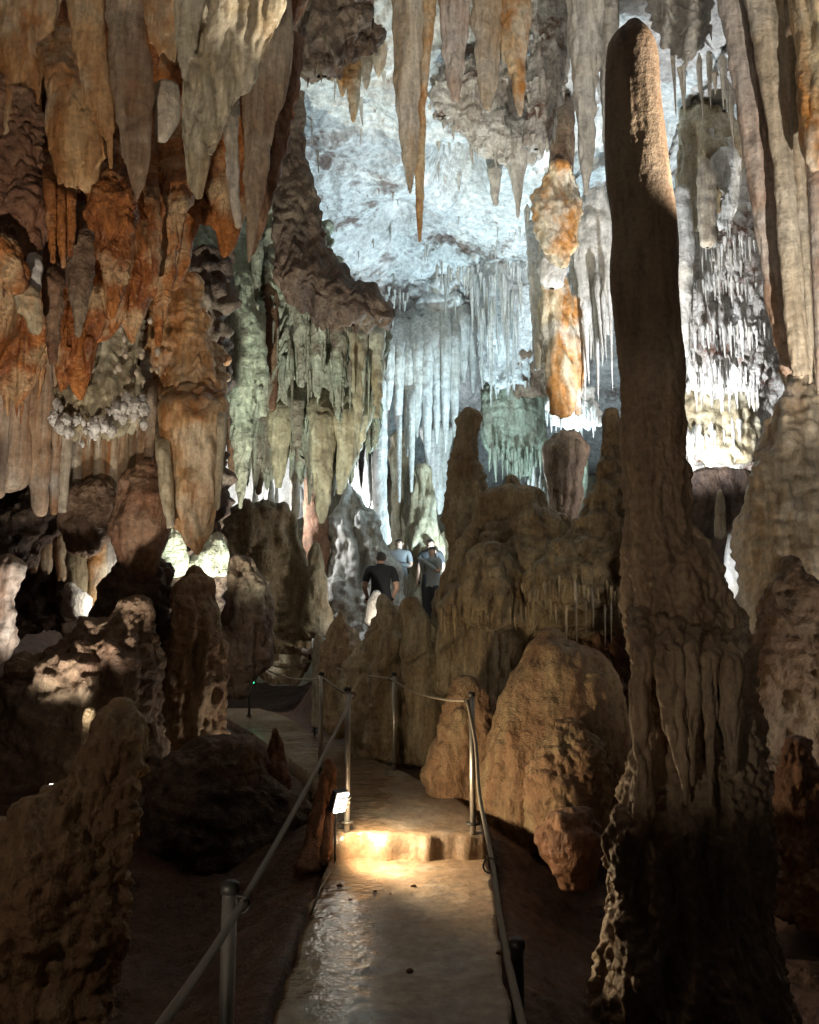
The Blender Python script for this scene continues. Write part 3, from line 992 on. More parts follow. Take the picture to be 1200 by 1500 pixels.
for rows, st, mt, dd, lb in (
        ([(325, 318, 366), (400, 328, 374), (450, 330, 378), (500, 328, 388), (560, 325, 379), (610, 337, 373), (660, 342, 368), (720, 345, 360), (744, 349, 355)], 'knob', 'greenpale', 11.7, 'long pale green warty stalactite, the longest in the grey green curtain'),
        ([(430, 350, 386), (500, 362, 392), (560, 372, 395), (607, 380, 390)], 'knob', 'greenpale', 11.6, 'short blunt stalactite growing from the long pale green one'),
        ([(320, 250, 322), (380, 246, 316), (440, 248, 310), (490, 256, 300)], 'knob', 'green', 11.9, 'broad grey crusted lobe at the left of the grey green curtain'),
        ([(430, 288, 322), (480, 294, 318), (530, 298, 316), (566, 302, 312)], 'knob', 'green', 11.7, 'thin grey white stalactite left of the long pale green one'),
        ([(360, 410, 462), (420, 416, 456), (470, 426, 452), (520, 434, 448), (566, 438, 446)], 'knob', 'green', 11.7, 'grey warty stalactite with wide top right of a dark gap'),
        ([(330, 366, 384), (370, 366, 386), (420, 370, 382)], 'knob', 'green', 11.8, 'small pale spike between the two large green stalactites'),
        ([(400, 376, 412), (460, 384, 410), (540, 388, 408), (600, 394, 404)], 'flute', 'redbrown', 12.2, 'dark reddish stalactite deep inside the grey green curtain'),
        ([(410, 450, 486), (470, 454, 482), (530, 456, 476), (580, 460, 470)], 'flute', 'green', 11.8, 'grey fluted stalactite in the middle of the curtain'),
        ([(430, 480, 512), (500, 484, 510), (560, 488, 506), (612, 492, 502)], 'knob', 'green', 11.9, 'crusted grey stalactite right of the grey fluted one'),
        ([(440, 508, 540), (520, 512, 538), (580, 516, 534), (632, 520, 530)], 'knob', 'khaki', 11.9, 'khaki crusted stalactite near the right end of the curtain'),
        ([(446, 538, 566), (520, 540, 564), (560, 544, 562), (610, 548, 556)], 'knob', 'khaki', 12.0, 'khaki stalactite closing the right end of the grey green curtain')):
    form('stalactite', lb, rows, dd, st, mt, k=.8, cat='stalactite', group=gc, back=12.6, bristle=(7, .1, .4, .03, 'green'))
for rows, mt, dd, lb in (
        ([(550, 446, 492), (620, 452, 494), (680, 456, 490), (730, 460, 484), (764, 466, 476)], 'khaki', 12.2, 'long khaki drape below the curtain, left of the white spires'),
        ([(560, 482, 552), (620, 486, 546), (660, 490, 530), (700, 492, 512), (722, 494, 502)], 'khaki', 12.3, 'broad slanting khaki drape above the white spires'),
        ([(560, 386, 432), (620, 392, 430), (680, 398, 422), (712, 404, 414)], 'khaki', 12.4, 'khaki drape hanging over the bright ledge'),
        ([(560, 420, 450), (610, 424, 446), (652, 430, 440)], 'green', 12.1, 'short green pointed drape between two khaki drapes'),
        ([(590, 330, 352), (650, 332, 348), (706, 336, 344)], 'redbrown', 12.6, 'thin dark drape at the left of the bright ledge'),
        ([(600, 366, 396), (670, 370, 392), (722, 374, 384)], 'brown', 13.0, 'brown drape hanging behind the long green stalactite')):
    form('drapery', lb, rows, dd, 'flute', mt, k=.6, back=dd + .8)
fringe('stalactite_cluster', 'fine grey spikes along the upper lobes of the grey green curtain', [(250, 470), (300, 480), (330, 500)], (20, 75), 12, 7, 11.6, 'green', seed=3)
fringe('stalactite_cluster', 'fine spikes between the larger stalactites of the grey green curtain', [(400, 500), (460, 520), (560, 540)], (30, 120), 24, 10, 11.9, 'green', seed=4)

# bright ledge below the curtain
form('rock_ledge', 'brown rock ledge under the bright white spikes left of centre',
     [(752, 318, 442), (775, 316, 446), (820, 318, 450), (880, 322, 456), (950, 325, 462)], 13.2, 'flow', 'mound', k=.35, cat='rock', cap=(.25, .1))
wl = thing('stalagmite_cluster', 'brightly lit white spikes standing on the brown ledge left of centre', 'stalagmites', P(372, 752, 14.0))
rw = random.Random(9)
for x, yt, ww in ((322, 700, 12), (331, 722, 9), (340, 738, 8), (356, 712, 9), (362, 734, 8), (374, 700, 11), (383, 728, 8), (395, 697, 12), (404, 695, 10), (412, 735, 9), (348, 742, 14), (390, 744, 16)):
    spike(wl, x, yt, 758, ww * 1.5, 14.1 + rw.uniform(-.2, .2), 'white', rw, 'up')
form('column', 'pale fluted column rising at the right end of the bright ledge',
     [(620, 426, 446), (680, 424, 442), (720, 426, 440), (756, 424, 440)], 14.3, 'flute', 'cream', cat='column')
form('rock_wall', 'white back wall glowing behind the spikes on the bright ledge',
     [(640, 300, 450), (700, 300, 450), (760, 300, 450)], 16.2, 'flute', 'white', k=.2, cat='rock', cap=(.1, .1))

# ================================================================== centre, 12 to 17 m
form('stalagmite', 'pale bluish cone of flowstone with several peaks left of the visitors',
     [(708, 506, 512), (738, 500, 540), (770, 486, 566), (800, 476, 580), (840, 464, 590), (890, 450, 600), (940, 445, 610)],
     15.3, 'pitted', 'white', k=.5, cat='stalagmite')
form('column', 'smooth lavender lit column standing behind the pale cone',
     [(560, 542, 566), (650, 546, 568), (700, 547, 567), (750, 546, 568), (790, 540, 574)], 16.4, 'smooth', 'white', cat='column')
form('column', 'dark red column in the gap between khaki drapes and pale cone',
     [(600, 440, 462), (660, 444, 468), (720, 446, 478), (780, 444, 484), (860, 440, 480)], 15.2, 'flute', 'redbrown', cat='column')
ws = thing('stalagmite_cluster', 'brilliant white spires glowing beside the lavender column', 'stalagmites', P(525, 740, 18.0))
for x, yt, yb, ww in ((510, 692, 748, 9), (518, 655, 745, 13), (527, 672, 748, 12), (534, 650, 745, 14), (541, 690, 748, 9), (504, 715, 748, 7), (548, 664, 745, 10)):
    spike(ws, x, yt, yb, ww * 1.5, 18.1 + rw.uniform(-.2, .2), 'white', rw, 'up')
form('column', 'rough brown and cream column above the visitors',
     [(640, 572, 606), (700, 572, 596), (740, 574, 592), (790, 570, 598), (860, 566, 604), (930, 560, 612)], 17.4, 'flow', 'khaki', cat='column')
form('column', 'thick beige column behind the visitors left of the tall stalagmite',
     [(690, 600, 638), (740, 596, 642), (800, 592, 648), (880, 590, 655), (950, 590, 660)], 17.0, 'pitted', 'khaki', cat='column')
form('flowstone', 'ribbed white flowstone narrowing downward left of the tall stalagmite',
     [(630, 614, 664), (660, 622, 660), (700, 630, 656), (740, 638, 650), (752, 641, 647)], 17.8, 'ribbed', 'white', k=.6)
form('stalagmite', 'pale crusted cone at the left of the central passage',
     [(798, 456, 470), (830, 450, 476), (870, 445, 482), (920, 438, 490)], 13.0, 'knob', 'khaki', cat='stalagmite')
form('rock_wall', 'dim brown rock filling the central passage behind the visitors',
     [(780, 430, 660), (840, 430, 670), (900, 430, 680), (960, 430, 690)], 18.6, 'pitted', 'mound', k=.2, cat='rock', cap=(.1, .1))

# ================================================================== vault: long stalactites in the upper centre (11 to 15 m)
form('stalactite', 'long thick white stalactite hanging in the upper centre in front of the vault',
     [(-90, 568, 634), (0, 574, 622), (80, 577, 618), (150, 580, 614), (220, 588, 611), (265, 595, 606), (283, 599, 603)],
     8.9, 'ribbed', 'cream', cat='stalactite', k=.9)
form('stalactite', 'thin stalactite with a long orange tip beside the thick white one',
     [(-90, 612, 652), (0, 616, 640), (80, 614, 632), (160, 608, 624), (230, 607, 623), (290, 609, 621), (330, 611, 619), (354, 613, 617)],
     9.0, 'smooth', 'ginger', cat='stalactite')
for rows, mt, lb in (
        ([(-90, 636, 700), (0, 642, 692), (60, 646, 686), (110, 652, 680), (146, 660, 672)], 'rose', 'pinkish white drape at the top right of the orange tipped stalactite'),
        ([(-90, 684, 744), (0, 690, 738), (80, 694, 734), (130, 700, 728), (158, 708, 720)], 'cream', 'broad cream drape in the middle of the top centre row'),
        ([(-90, 722, 784), (0, 728, 778), (70, 732, 774), (120, 748, 770), (168, 758, 766)], 'ginger', 'cream drape with an orange tip closing the top centre row')):
    form('drapery', lb, rows, 9.0, 'flute', mt, k=.5, rag=.3)
gt = thing('drapery', 'cream and ginger drapes along the left upper edge of the bright vault', 'drapery', P(520, 60, 10.3))
for xl, xr, yb in ((476, 498, 118), (488, 516, 140), (504, 532, 176), (526, 548, 130), (542, 568, 112)):
    xm = (xl + xr) / 2
    form('fold', '', [(30, xl - 3, xr + 3), (70, xl, xr), (yb * .7 + 20, xl + 4, xr - 4), (yb, xm - 3, xm + 3)], 10.3, 'flute', 'ginger' if xl in (488, 504) else 'cream', k=.7, parent=gt, back=10.9, rag=.15)
form('hanging_rock', 'white crusted rock below the top centre drapes',
     [(110, 630, 790), (150, 632, 800), (180, 640, 800), (205, 690, 796), (235, 722, 780)], 10.4, 'knob', 'crust', k=.4, cat='rock', cap=(.2, .3), bristle=(40, .06, .3, .035, "white"))
form('stalactite', 'smooth white drop shaped stalactite above the ginger column',
     [(190, 716, 790), (225, 730, 776), (255, 744, 768), (290, 754, 764), (318, 757, 761)], 10.4, 'smooth', 'white', cat='stalactite', back=10.9)
form('stalactite', 'small white stalactite left of the smooth drop',
     [(235, 712, 738), (265, 716, 734), (300, 722, 730)], 10.5, 'knob', 'white', cat='stalactite', back=10.9)
form('hanging_rock', 'crusted white rock at the top between the cream drapes and the paired stalactites',
     [(-90, 770, 850), (0, 775, 845), (60, 780, 838), (120, 770, 832), (170, 770, 815), (210, 770, 800)], 9.6, 'knob', 'crust', k=.5, cat='rock', bristle=(40, .06, .35, .04, "white"))
form('stalactite', 'large pale stalactite just left of the great column top',
     [(-90, 822, 896), (0, 832, 888), (100, 836, 880), (180, 842, 874), (240, 848, 868), (284, 855, 862)], 8.7, 'flute', 'white', cat='stalactite')
form('stalactite', 'thin pale stalactite partly behind the great column top',
     [(-90, 870, 910), (60, 876, 906), (160, 880, 904), (260, 888, 898)], 8.9, 'flute', 'white', cat='stalactite')
form('stalactite', 'smooth brown stub above the ginger knob',
     [(150, 800, 842), (190, 804, 842), (230, 804, 842), (268, 806, 838)], 11.2, 'smooth', 'brown', cat='stalactite', back=11.6)
form('stalactite', 'ginger stained knob shaped stalactite with two prongs',
     [(246, 804, 838), (275, 786, 848), (310, 778, 852), (340, 784, 850), (365, 790, 844), (388, 816, 836)], 11.2, 'knob', 'ginger', cat='stalactite', back=10.9)
form('column', 'ginger stained column hanging in the right of centre, forked at the bottom',
     [(362, 792, 822), (385, 786, 830), (420, 785, 834), (460, 786, 840), (500, 791, 848), (540, 796, 851), (572, 802, 848), (604, 806, 838)],
     12.0, 'pitted', 'ginger', cat='column')
form('flowstone', 'mint white flowstone block between the ginger column and the great column',
     [(290, 850, 900), (330, 840, 905), (380, 834, 905), (430, 838, 900), (475, 846, 896)], 12.4, 'flute', 'white', k=.6, rag=.3, bristle=(20, .2, .7, .04, "white"))
fringe('stalactite_cluster', 'thin parallel white stalactites under the mint white block', [(844, 420), (870, 430), (896, 420)], (90, 175), 12, 11, 12.1, 'white', seed=8)
fringe('stalactite_cluster', 'dazzling white fringe of small stalactites above the grey drum shaped column', [(798, 604), (838, 598), (878, 606)], (22, 42), 26, 7, 14.8, 'white', seed=9)
form('hanging_rock', 'bluish rock lip above the dazzling white fringe',
     [(575, 806, 872), (590, 800, 880), (606, 800, 880)], 15.0, 'rough', 'white', k=.5, cat='rock')
form('column', 'grey drum shaped column below the dazzling fringe',
     [(644, 808, 852), (656, 794, 866), (690, 798, 862), (740, 804, 854), (800, 810, 848)], 13.6, 'flow', 'brown', cat='column')
form('flowstone', 'bright green white wedge of flowstone beside the grey drum column',
     [(676, 838, 862), (710, 830, 862), (745, 827, 854), (770, 830, 844), (784, 833, 838)], 15.6, 'popcorn', 'greenpale', k=.5)
form('flowstone', 'pale rippled flowstone behind the tall central stalagmite',
     [(535, 726, 810), (570, 700, 808), (610, 700, 806), (650, 708, 802), (682, 735, 792)], 18.2, 'flow', 'greenpale', k=.5, bristle=(30, .1, .3, .04, "greenpale"))
fringe('stalactite_cluster', 'fringe of fine stalactites under the pale rippled flowstone', [(716, 655), (750, 675), (792, 664)], (20, 52), 20, 8, 17.7, 'greenpale', seed=10)
form('hanging_rock', 'dim brown hollow above the pale rippled flowstone',
     [(520, 735, 800), (545, 735, 806), (565, 745, 800)], 17.6, 'rough', 'brown', k=.4, cat='rock')
sw = thing('stalagmite_cluster', 'narrow bright spires between the rippled flowstone and the grey drum column', 'stalagmites', P(782, 745, 16.5))
for x, yt, yb, ww in ((776, 700, 760, 8), (783, 682, 765, 11), (790, 696, 770, 10), (797, 712, 775, 9)):
    spike(sw, x, yt, yb, ww * 1.5, 16.6, 'white', rw, 'up')

# white stalactite curtain in the centre (17 m)
wc = thing('stalactite_cluster', 'tall bluish white stalactite curtain in the centre under the vault', 'stalactites', P(620, 440, 17.2))
for xl, xr, yt, yb, dd in ((558, 580, 470, 600, 16.8), (574, 594, 460, 640, 17.0), (588, 606, 456, 668, 17.1), (600, 622, 450, 640, 17.2), (616, 636, 440, 690, 17.2), (630, 650, 436, 650, 17.4), (644, 662, 430, 662, 17.3), (656, 676, 440, 640, 17.5), (668, 690, 430, 560, 17.8), (684, 702, 436, 575, 17.9), (596, 610, 520, 720, 16.9), (580, 590, 560, 735, 16.9), (562, 572, 520, 660, 17.1)):
    xm = (xl + xr) / 2
    form('stalactite', '', [(yt, xl, xr), (yt * .55 + yb * .45, xl + 1, xr - 1), (yt * .2 + yb * .8, xm - (xr - xl) * .3, xm + (xr - xl) * .3), (yb, xm - 2, xm + 2)], dd, 'flute', 'white', parent=wc, cat='stalactite', back=18.6)
form('hanging_rock', 'white rock lip that carries the central stalactite curtain',
     [(405, 520, 700), (430, 545, 760), (460, 555, 770), (485, 560, 700), (510, 565, 640)], 18.4, 'knob', 'vault', k=.35, cat='rock', bristle=(60, .1, .6, .05, "white"))
form('hanging_rock', 'lavender white rock slope right of the central stalactite curtain',
     [(400, 690, 800), (450, 690, 800), (500, 700, 800), (545, 705, 780)], 17.4, 'flow', 'vault', k=.3, cat='rock', bristle=(50, .1, .7, .05, "white"))
fringe('stalactite_cluster', 'pale fringe of stalactites over the lavender white slope', [(690, 440), (720, 450), (765, 440)], (50, 150), 26, 9, 16.8, 'white', seed=12)
fringe('stalactite_cluster', 'shaggy white spikes along the lower rim of the vault, left part', [(495, 412), (540, 430), (600, 440)], (10, 42), 30, 8, 17.4, 'white', seed=13)
fringe('stalactite_cluster', 'shaggy white spikes along the lower rim of the vault, right part', [(640, 400), (700, 405), (775, 395)], (10, 55), 34, 8, 16.4, 'white', seed=14)

vs = thing('stalactite_cluster', 'scattered small white spikes all over the bright vault', 'stalactites', (0, 14, 9))
rv = random.Random(77)
vx = np.array([rv.uniform(-2.6, 3.2) for _ in range(220)])
vy = np.array([rv.uniform(9.5, 18.5) for _ in range(220)])
vz = vault_z(vx[:, None], vy[:, None]).ravel()
for x, y, z in zip(vx, vy, vz):
    q = bpy.data.objects.new('stalactite', unit_mesh('down', rv.randrange(6), 'white'))
    COL.objects.link(q)
    q.parent = vs
    q.location = Vector((x, y, z + .05)) - vs.location
    w_ = rv.uniform(.02, .06)
    q.scale = (w_, w_, .08 + .4 * rv.random() ** 2.5)
    q.rotation_euler = (rv.uniform(-.08, .08), rv.uniform(-.08, .08), rv.uniform(0, 6.28))

# ================================================================== right side
form('stalagmite', 'great brown column shaped stalagmite rising from the floor to the top, right of centre',
     [(34, 916, 940), (42, 899, 953), (62, 890, 962), (100, 887, 966), (200, 885, 976), (270, 888, 984), (330, 898, 992), (400, 893, 995), (470, 898, 1000), (540, 905, 1005), (620, 906, 1007), (700, 910, 1016), (780, 906, 1030), (850, 906, 1060), (900, 915, 1084), (950, 919, 1108), (1000, 921, 1120), (1100, 924, 1130), (1160, 906, 1136), (1220, 887, 1140), (1300, 890, 1146), (1400, 884, 1156), (1500, 880, 1172), (1570, 872, 1190)],
     4.6, 'pitted', 'column', k=.75, cat='stalagmite', px=3.0, cap=(.5, .3), amp=(1.0, .09))
gdr = thing('drapery', 'group of hanging folds on the front of the great column low down', 'drapery', P(980, 1000, 4.3))
for rows in ([(860, 950, 1000), (980, 958, 1002), (1060, 968, 1004), (1120, 990, 1008), (1178, 1002, 1008)],
             [(870, 990, 1030), (1000, 998, 1026), (1080, 1006, 1022), (1150, 1012, 1018)],
             [(880, 1015, 1060), (1020, 1026, 1052), (1120, 1034, 1046), (1180, 1038, 1043)],
             [(860, 920, 966), (1000, 922, 954), (1100, 926, 950), (1190, 925, 960)],
             [(900, 1045, 1096), (1040, 1056, 1090), (1130, 1066, 1082)]):
    form('fold', '', rows, 4.27, 'pitted', 'column', k=.8, parent=gdr, back=4.75, rag=.1)
form('drapery', 'pale ribbed drape forming the left edge of the fluted curtain at the right',
     [(-80, 1044, 1112), (0, 1053, 1112), (100, 1068, 1126), (200, 1085, 1140), (300, 1100, 1149), (400, 1115, 1156), (480, 1128, 1166), (540, 1142, 1180)],
     6.5, 'ribbed', 'rose', k=.5, cap=(.1, .4))
form('drapery', 'second pale fold of the fluted curtain at the right, strongly ribbed',
     [(-80, 1084, 1150), (0, 1092, 1146), (120, 1112, 1156), (240, 1132, 1164), (360, 1140, 1172), (470, 1150, 1180), (545, 1160, 1186)],
     6.3, 'ribbed', 'cream', k=.5, cap=(.1, .4))
form('drapery', 'grey brown back fold of the fluted curtain at the right edge',
     [(-80, 1110, 1290), (100, 1140, 1290), (260, 1160, 1290), (420, 1172, 1290), (570, 1190, 1290)], 6.9, 'flute', 'drape', k=.35, cap=(.1, .3))
form('drapery', 'slim cream fold hanging lower in the fluted curtain at the right',
     [(60, 1148, 1172), (200, 1156, 1178), (350, 1168, 1184), (500, 1180, 1192), (560, 1184, 1190)], 6.4, 'smooth', 'cream', k=.9)
form('drapery', 'slim pale fold right beside the edge of the picture in the fluted curtain',
     [(180, 1180, 1204), (320, 1186, 1208), (460, 1192, 1210), (570, 1196, 1206)], 6.5, 'smooth', 'rose', k=.9)
form('stalactite', 'rust stained blunt stalactite at the top right corner',
     [(-80, 1150, 1260), (0, 1158, 1250), (100, 1166, 1240), (190, 1172, 1226), (230, 1178, 1216), (246, 1186, 1206)], 6.0, 'flute', 'ginger', cat='stalactite')
form('hanging_rock', 'dark brown ceiling rock between the great column top and the fluted curtain',
     [(-60, 950, 1140), (20, 955, 1140), (100, 965, 1140), (170, 975, 1140), (230, 985, 1145), (320, 985, 1150), (420, 985, 1150), (560, 985, 1150), (700, 985, 1150)], 13.4, 'rough', 'crust', k=.25, cat='rock', bristle=(30, .1, .4, .04, "white"), px=4)
form('hanging_rock', 'fluffy white crusted knob at the top beside the great column',
     [(-60, 940, 1040), (0, 948, 1040), (35, 958, 1042), (60, 972, 1036), (80, 992, 1020)], 8.8, 'popcorn', 'white', k=.6, cat='rock', bristle=(24, .05, .2, .03, "white"))
form('flowstone', 'pale grey smooth flowstone apron right of the great column',
     [(130, 1000, 1050), (190, 990, 1090), (250, 986, 1094), (290, 1000, 1070), (330, 1000, 1040)], 11.6, 'flow', 'olive', k=.5, back=12.6, bristle=(16, .1, .35, .035, "white"), rag=.3)
form('stalagmite', 'small beige stalagmite standing in the niche right of the great column',
     [(236, 1026, 1038), (260, 1020, 1048), (310, 1022, 1050), (356, 1024, 1048)], 11.0, 'smooth', 'cream', cat='stalagmite')
form('flowstone', 'white arch of flowstone around the niche right of the great column',
     [(210, 1045, 1075), (240, 1035, 1090), (290, 1060, 1084), (330, 1050, 1070)], 11.4, 'flow', 'white', k=.6, bristle=(12, .1, .3, .03, "white"), rag=.3)
form('column', 'pale slim column running down along the right side of the great column',
     [(280, 984, 1010), (360, 990, 1018), (440, 992, 1012), (520, 996, 1010)], 11.2, 'flute', 'white', cat='column')
form('hanging_rock', 'crusted white and brown tiers of rock between great column and fluted curtain',
     [(345, 1008, 1100), (390, 1000, 1120), (440, 1002, 1126), (490, 1000, 1130), (530, 1002, 1134), (560, 1010, 1120)], 12.3, 'knob', 'crust', k=.4, cat='rock', cap=(.3, .3), bristle=(90, .08, .4, .04, "white"))
fringe('stalactite_cluster', 'white spikes in the middle of the crusted tiers at the right', [(1010, 420), (1050, 410), (1110, 420)], (14, 46), 22, 7, 11.7, 'white', seed=21)
fringe('stalactite_cluster', 'bright white spikes under the crusted tiers at the right', [(1006, 540), (1050, 545), (1095, 545)], (25, 66), 24, 9, 11.6, 'white', seed=22)
fringe('stalactite_cluster', 'lowest row of bright white spikes deep in the right recess', [(1004, 640), (1040, 636), (1085, 630)], (22, 52), 16, 9, 12.6, 'white', seed=23)
form('rock_ledge', 'dim grey ledge behind the lowest row of spikes in the right recess',
     [(575, 1000, 1110), (610, 1000, 1112), (645, 1002, 1110)], 13.0, 'rough', 'khaki', k=.3, cat='rock')
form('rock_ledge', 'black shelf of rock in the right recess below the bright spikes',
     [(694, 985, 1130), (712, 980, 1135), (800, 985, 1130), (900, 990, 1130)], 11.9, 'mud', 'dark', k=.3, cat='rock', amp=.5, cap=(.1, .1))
form('stalagmite', 'tiny beige stalagmite standing in the dark right recess',
     [(718, 1052, 1058), (735, 1048, 1062), (785, 1046, 1064)], 11.0, 'smooth', 'mound', cat='stalagmite')
form('stalagmite', 'broad beige flowstone stalagmite with tiers at the right edge',
     [(556, 1152, 1225), (580, 1136, 1240), (620, 1122, 1255), (680, 1100, 1275), (740, 1086, 1290), (800, 1076, 1300), (850, 1074, 1300), (900, 1078, 1300), (960, 1086, 1310), (1020, 1100, 1320), (1100, 1110, 1330)],
     7.8, 'flow', 'cream', k=.6, cat='stalagmite')
form('boulder', 'brown rounded hump in front of the broad beige stalagmite at the right edge',
     [(830, 1130, 1190), (860, 1110, 1220), (920, 1104, 1240), (980, 1098, 1250), (1040, 1095, 1250), (1100, 1100, 1250)], 7.0, 'mud', 'brown', k=.6)
form('flowstone', 'brilliantly lit white crusted rock edge beside the broad beige stalagmite',
     [(785, 1066, 1082), (810, 1062, 1098), (840, 1060, 1100), (870, 1064, 1092), (908, 1072, 1084)], 8.9, 'popcorn', 'white', k=.7)
form('hanging_rock', 'small rust and white crusted rock above the broad beige stalagmite',
     [(535, 1140, 1190), (555, 1144, 1195), (580, 1150, 1180)], 8.4, 'knob', 'ginger', k=.6, cat='rock')
fringe('stalactite_cluster', 'little white spikes at the right edge above the beige stalagmite', [(1180, 535), (1215, 535)], (18, 45), 6, 8, 8.0, 'white', seed=24)
for rows, lb in (([(1090, 1150, 1190), (1130, 1138, 1200), (1190, 1136, 1210), (1250, 1140, 1215)], 'dim brown knobbly rock low at the right edge'),
                 ([(1215, 1160, 1230), (1260, 1140, 1260), (1330, 1138, 1280)], 'low reddish rock at the right edge on the floor')):
    form('boulder', lb, rows, 6.0, 'knob', 'redbrown', k=.8)

# ================================================================== mound right of the path (7 to 10 m)
form('stalagmite', 'tall dark brown stalagmite with a blunt notched top in the centre',
     [(602, 674, 700), (614, 664, 709), (650, 660, 711), (700, 653, 713), (750, 650, 718), (800, 646, 728), (850, 640, 738), (900, 632, 748), (980, 636, 760)],
     9.8, 'pitted', 'mound', k=.8, cat='stalagmite', cap=(.5, .2))
form('boulder', 'knobbly brown hump just right of the tall central stalagmite',
     [(704, 730, 766), (722, 716, 782), (760, 708, 800), (800, 700, 812), (850, 692, 825), (900, 690, 830)], 9.5, 'pitted', 'mound', k=.8)
form('flowstone', 'sloping dark brown mound that leans against the great column from the left',
     [(602, 886, 908), (640, 874, 918), (690, 866, 925), (740, 852, 930), (775, 826, 934), (805, 786, 936), (835, 768, 936), (862, 760, 934), (880, 766, 930)],
     8.3, 'mud', 'mound', k=.7, cap=(.5, .2))
form('boulder', 'small striped brown rock between the hump and the dark mound',
     [(782, 770, 805), (805, 762, 826), (835, 764, 830)], 9.0, 'ribbed', 'mound', k=.7)
fringe('stalactite_cluster', 'tangled yellow brown drips under the sloping dark mound', [(765, 868), (800, 862), (840, 852), (880, 862), (915, 868)], (12, 48), 34, 9, 7.75, 'mound', seed=31)
fringe('stalactite_cluster', 'a few long thin drips in the dark hollow under the mound', [(812, 870), (850, 872), (905, 872)], (50, 95), 7, 9, 7.9, 'cream', seed=32)
form('flowstone', 'rippled yellow brown flowstone cap left of the dark mound',
     [(806, 690, 748), (830, 668, 770), (860, 650, 780), (890, 640, 784), (908, 646, 780)], 8.6, 'flow', 'mound', k=.6, cap=(.5, .2))
fringe('stalactite_cluster', 'row of short drips along the rim of the rippled flowstone cap', [(644, 895), (690, 900), (740, 905), (782, 895)], (10, 40), 24, 8, 8.15, 'mound', seed=33)
of = thing('flowstone_wall', 'organ pipe columns under the rippled flowstone cap', 'flowstone', P(710, 1060, 8.8))
for xl, xr, yb in ((640, 664, 1010), (658, 682, 1030), (678, 700, 1056), (696, 716, 1050), (712, 732, 1040), (728, 752, 1040), (746, 772, 1000), (764, 790, 960)):
    form('pipe', '', [(885, xl + 3, xr - 3), (930, xl, xr), (980, xl - 1, xr), (yb, xl - 2, xr + 2)], 8.75, 'pitted', 'mound', parent=of)
form('rock_wall', 'dark brown rock inside the hollow under the sloping mound',
     [(860, 760, 940), (900, 770, 940), (960, 780, 940), (1020, 780, 940)], 9.3, 'rough', 'redbrown', k=.4, cat='rock')
form('boulder', 'large lamp lit dome of yellow brown flowstone right of the path',
     [(932, 786, 830), (948, 770, 872), (985, 752, 908), (1035, 728, 918), (1085, 702, 922), (1140, 684, 924), (1190, 688, 920), (1230, 700, 910)],
     7.3, 'flow', 'muddy', k=.75, cap=(.6, .1), amp=.55)
form('boulder', 'smooth lower lobe of the lamp lit dome beside the path',
     [(1000, 664, 700), (1040, 646, 730), (1090, 630, 745), (1140, 622, 750), (1200, 632, 760)], 7.7, 'mud', 'muddy', k=.8, amp=.7)
form('boulder', 'rough reddish lump of rock on the front of the lamp lit dome',
     [(1065, 815, 860), (1090, 790, 890), (1130, 772, 902), (1170, 764, 906), (1212, 775, 900)], 6.75, 'knob', 'muddy', k=.8, amp=.6)
form('boulder', 'low reddish boulder under the rough lump beside the path',
     [(1204, 800, 870), (1220, 786, 884), (1250, 794, 884), (1290, 820, 872)], 6.0, 'mud', 'redbrown', k=.8, amp=.55)

# ================================================================== low cones in the centre
form('stalagmite', 'broad brown cone with a pale streak between the path and the passage',
     [(874, 552, 568), (892, 542, 600), (930, 528, 632), (970, 510, 650), (1020, 502, 660), (1070, 508, 662), (1130, 530, 655)], 9.9, 'pitted', 'mound', k=.7, cat='stalagmite')
form('stalagmite', 'tall brown rock edge right of the broad cone beside the organ pipes',
     [(880, 592, 615), (920, 585, 640), (980, 585, 662), (1040, 590, 668), (1110, 600, 660)], 9.3, 'pitted', 'mound', k=.6, cat='stalagmite')
form('stalagmite', 'small pointed ochre cone left of the broad brown cone',
     [(896, 495, 502), (915, 485, 516), (950, 476, 532), (1000, 470, 540), (1060, 468, 545)], 10.9, 'mud', 'muddy', k=.8, cat='stalagmite')
form('stalagmite', 'little pale rounded stalagmite at the rope post left of the ochre cone',
     [(932, 462, 474), (945, 458, 480), (985, 458, 482), (1060, 456, 486)], 11.4, 'smooth', 'khaki', k=.8, cat='stalagmite')
form('rock_wall', 'shadowed brown rock face at the left of the far path',
     [(830, 330, 452), (880, 328, 458), (930, 330, 465), (960, 335, 460)], 15.6, 'pitted', 'mound', k=.3, cat='rock')

# ================================================================== left foreground
form('column', 'pale brown eroded pillar with holes left of the path',
     [(836, 268, 300), (852, 254, 314), (890, 244, 324), (930, 236, 328), (970, 222, 332), (1020, 217, 336), (1070, 215, 338), (1120, 220, 340)],
     8.2, 'pitted', 'muddy', k=.75, cat='pillar', cap=(.6, .1))
form('boulder', 'second darker hump behind the eroded pillar',
     [(830, 318, 372), (860, 310, 395), (910, 312, 410), (960, 318, 400), (1010, 320, 372)], 11.2, 'pitted', 'brown', k=.7)
form('boulder', 'dark brown saddle shaped rock left of the eroded pillar top',
     [(838, 180, 262), (860, 150, 268), (900, 132, 262), (950, 125, 250)], 8.35, 'mud', 'dark', k=.7)
form('boulder', 'broad blurred brown mound at the left behind the sloping red rock',
     [(890, 168, 232), (915, 120, 242), (945, 50, 244), (985, -10, 242), (1040, -40, 240), (1110, -60, 240), (1180, -60, 230)],
     7.6, 'mud', 'brown', k=.6)
form('stalagmite', 'short stump of a stalagmite on the broad brown mound',
     [(1040, 124, 140), (1055, 121, 146), (1090, 120, 148)], 6.9, 'smooth', 'muddy', cat='stalagmite')
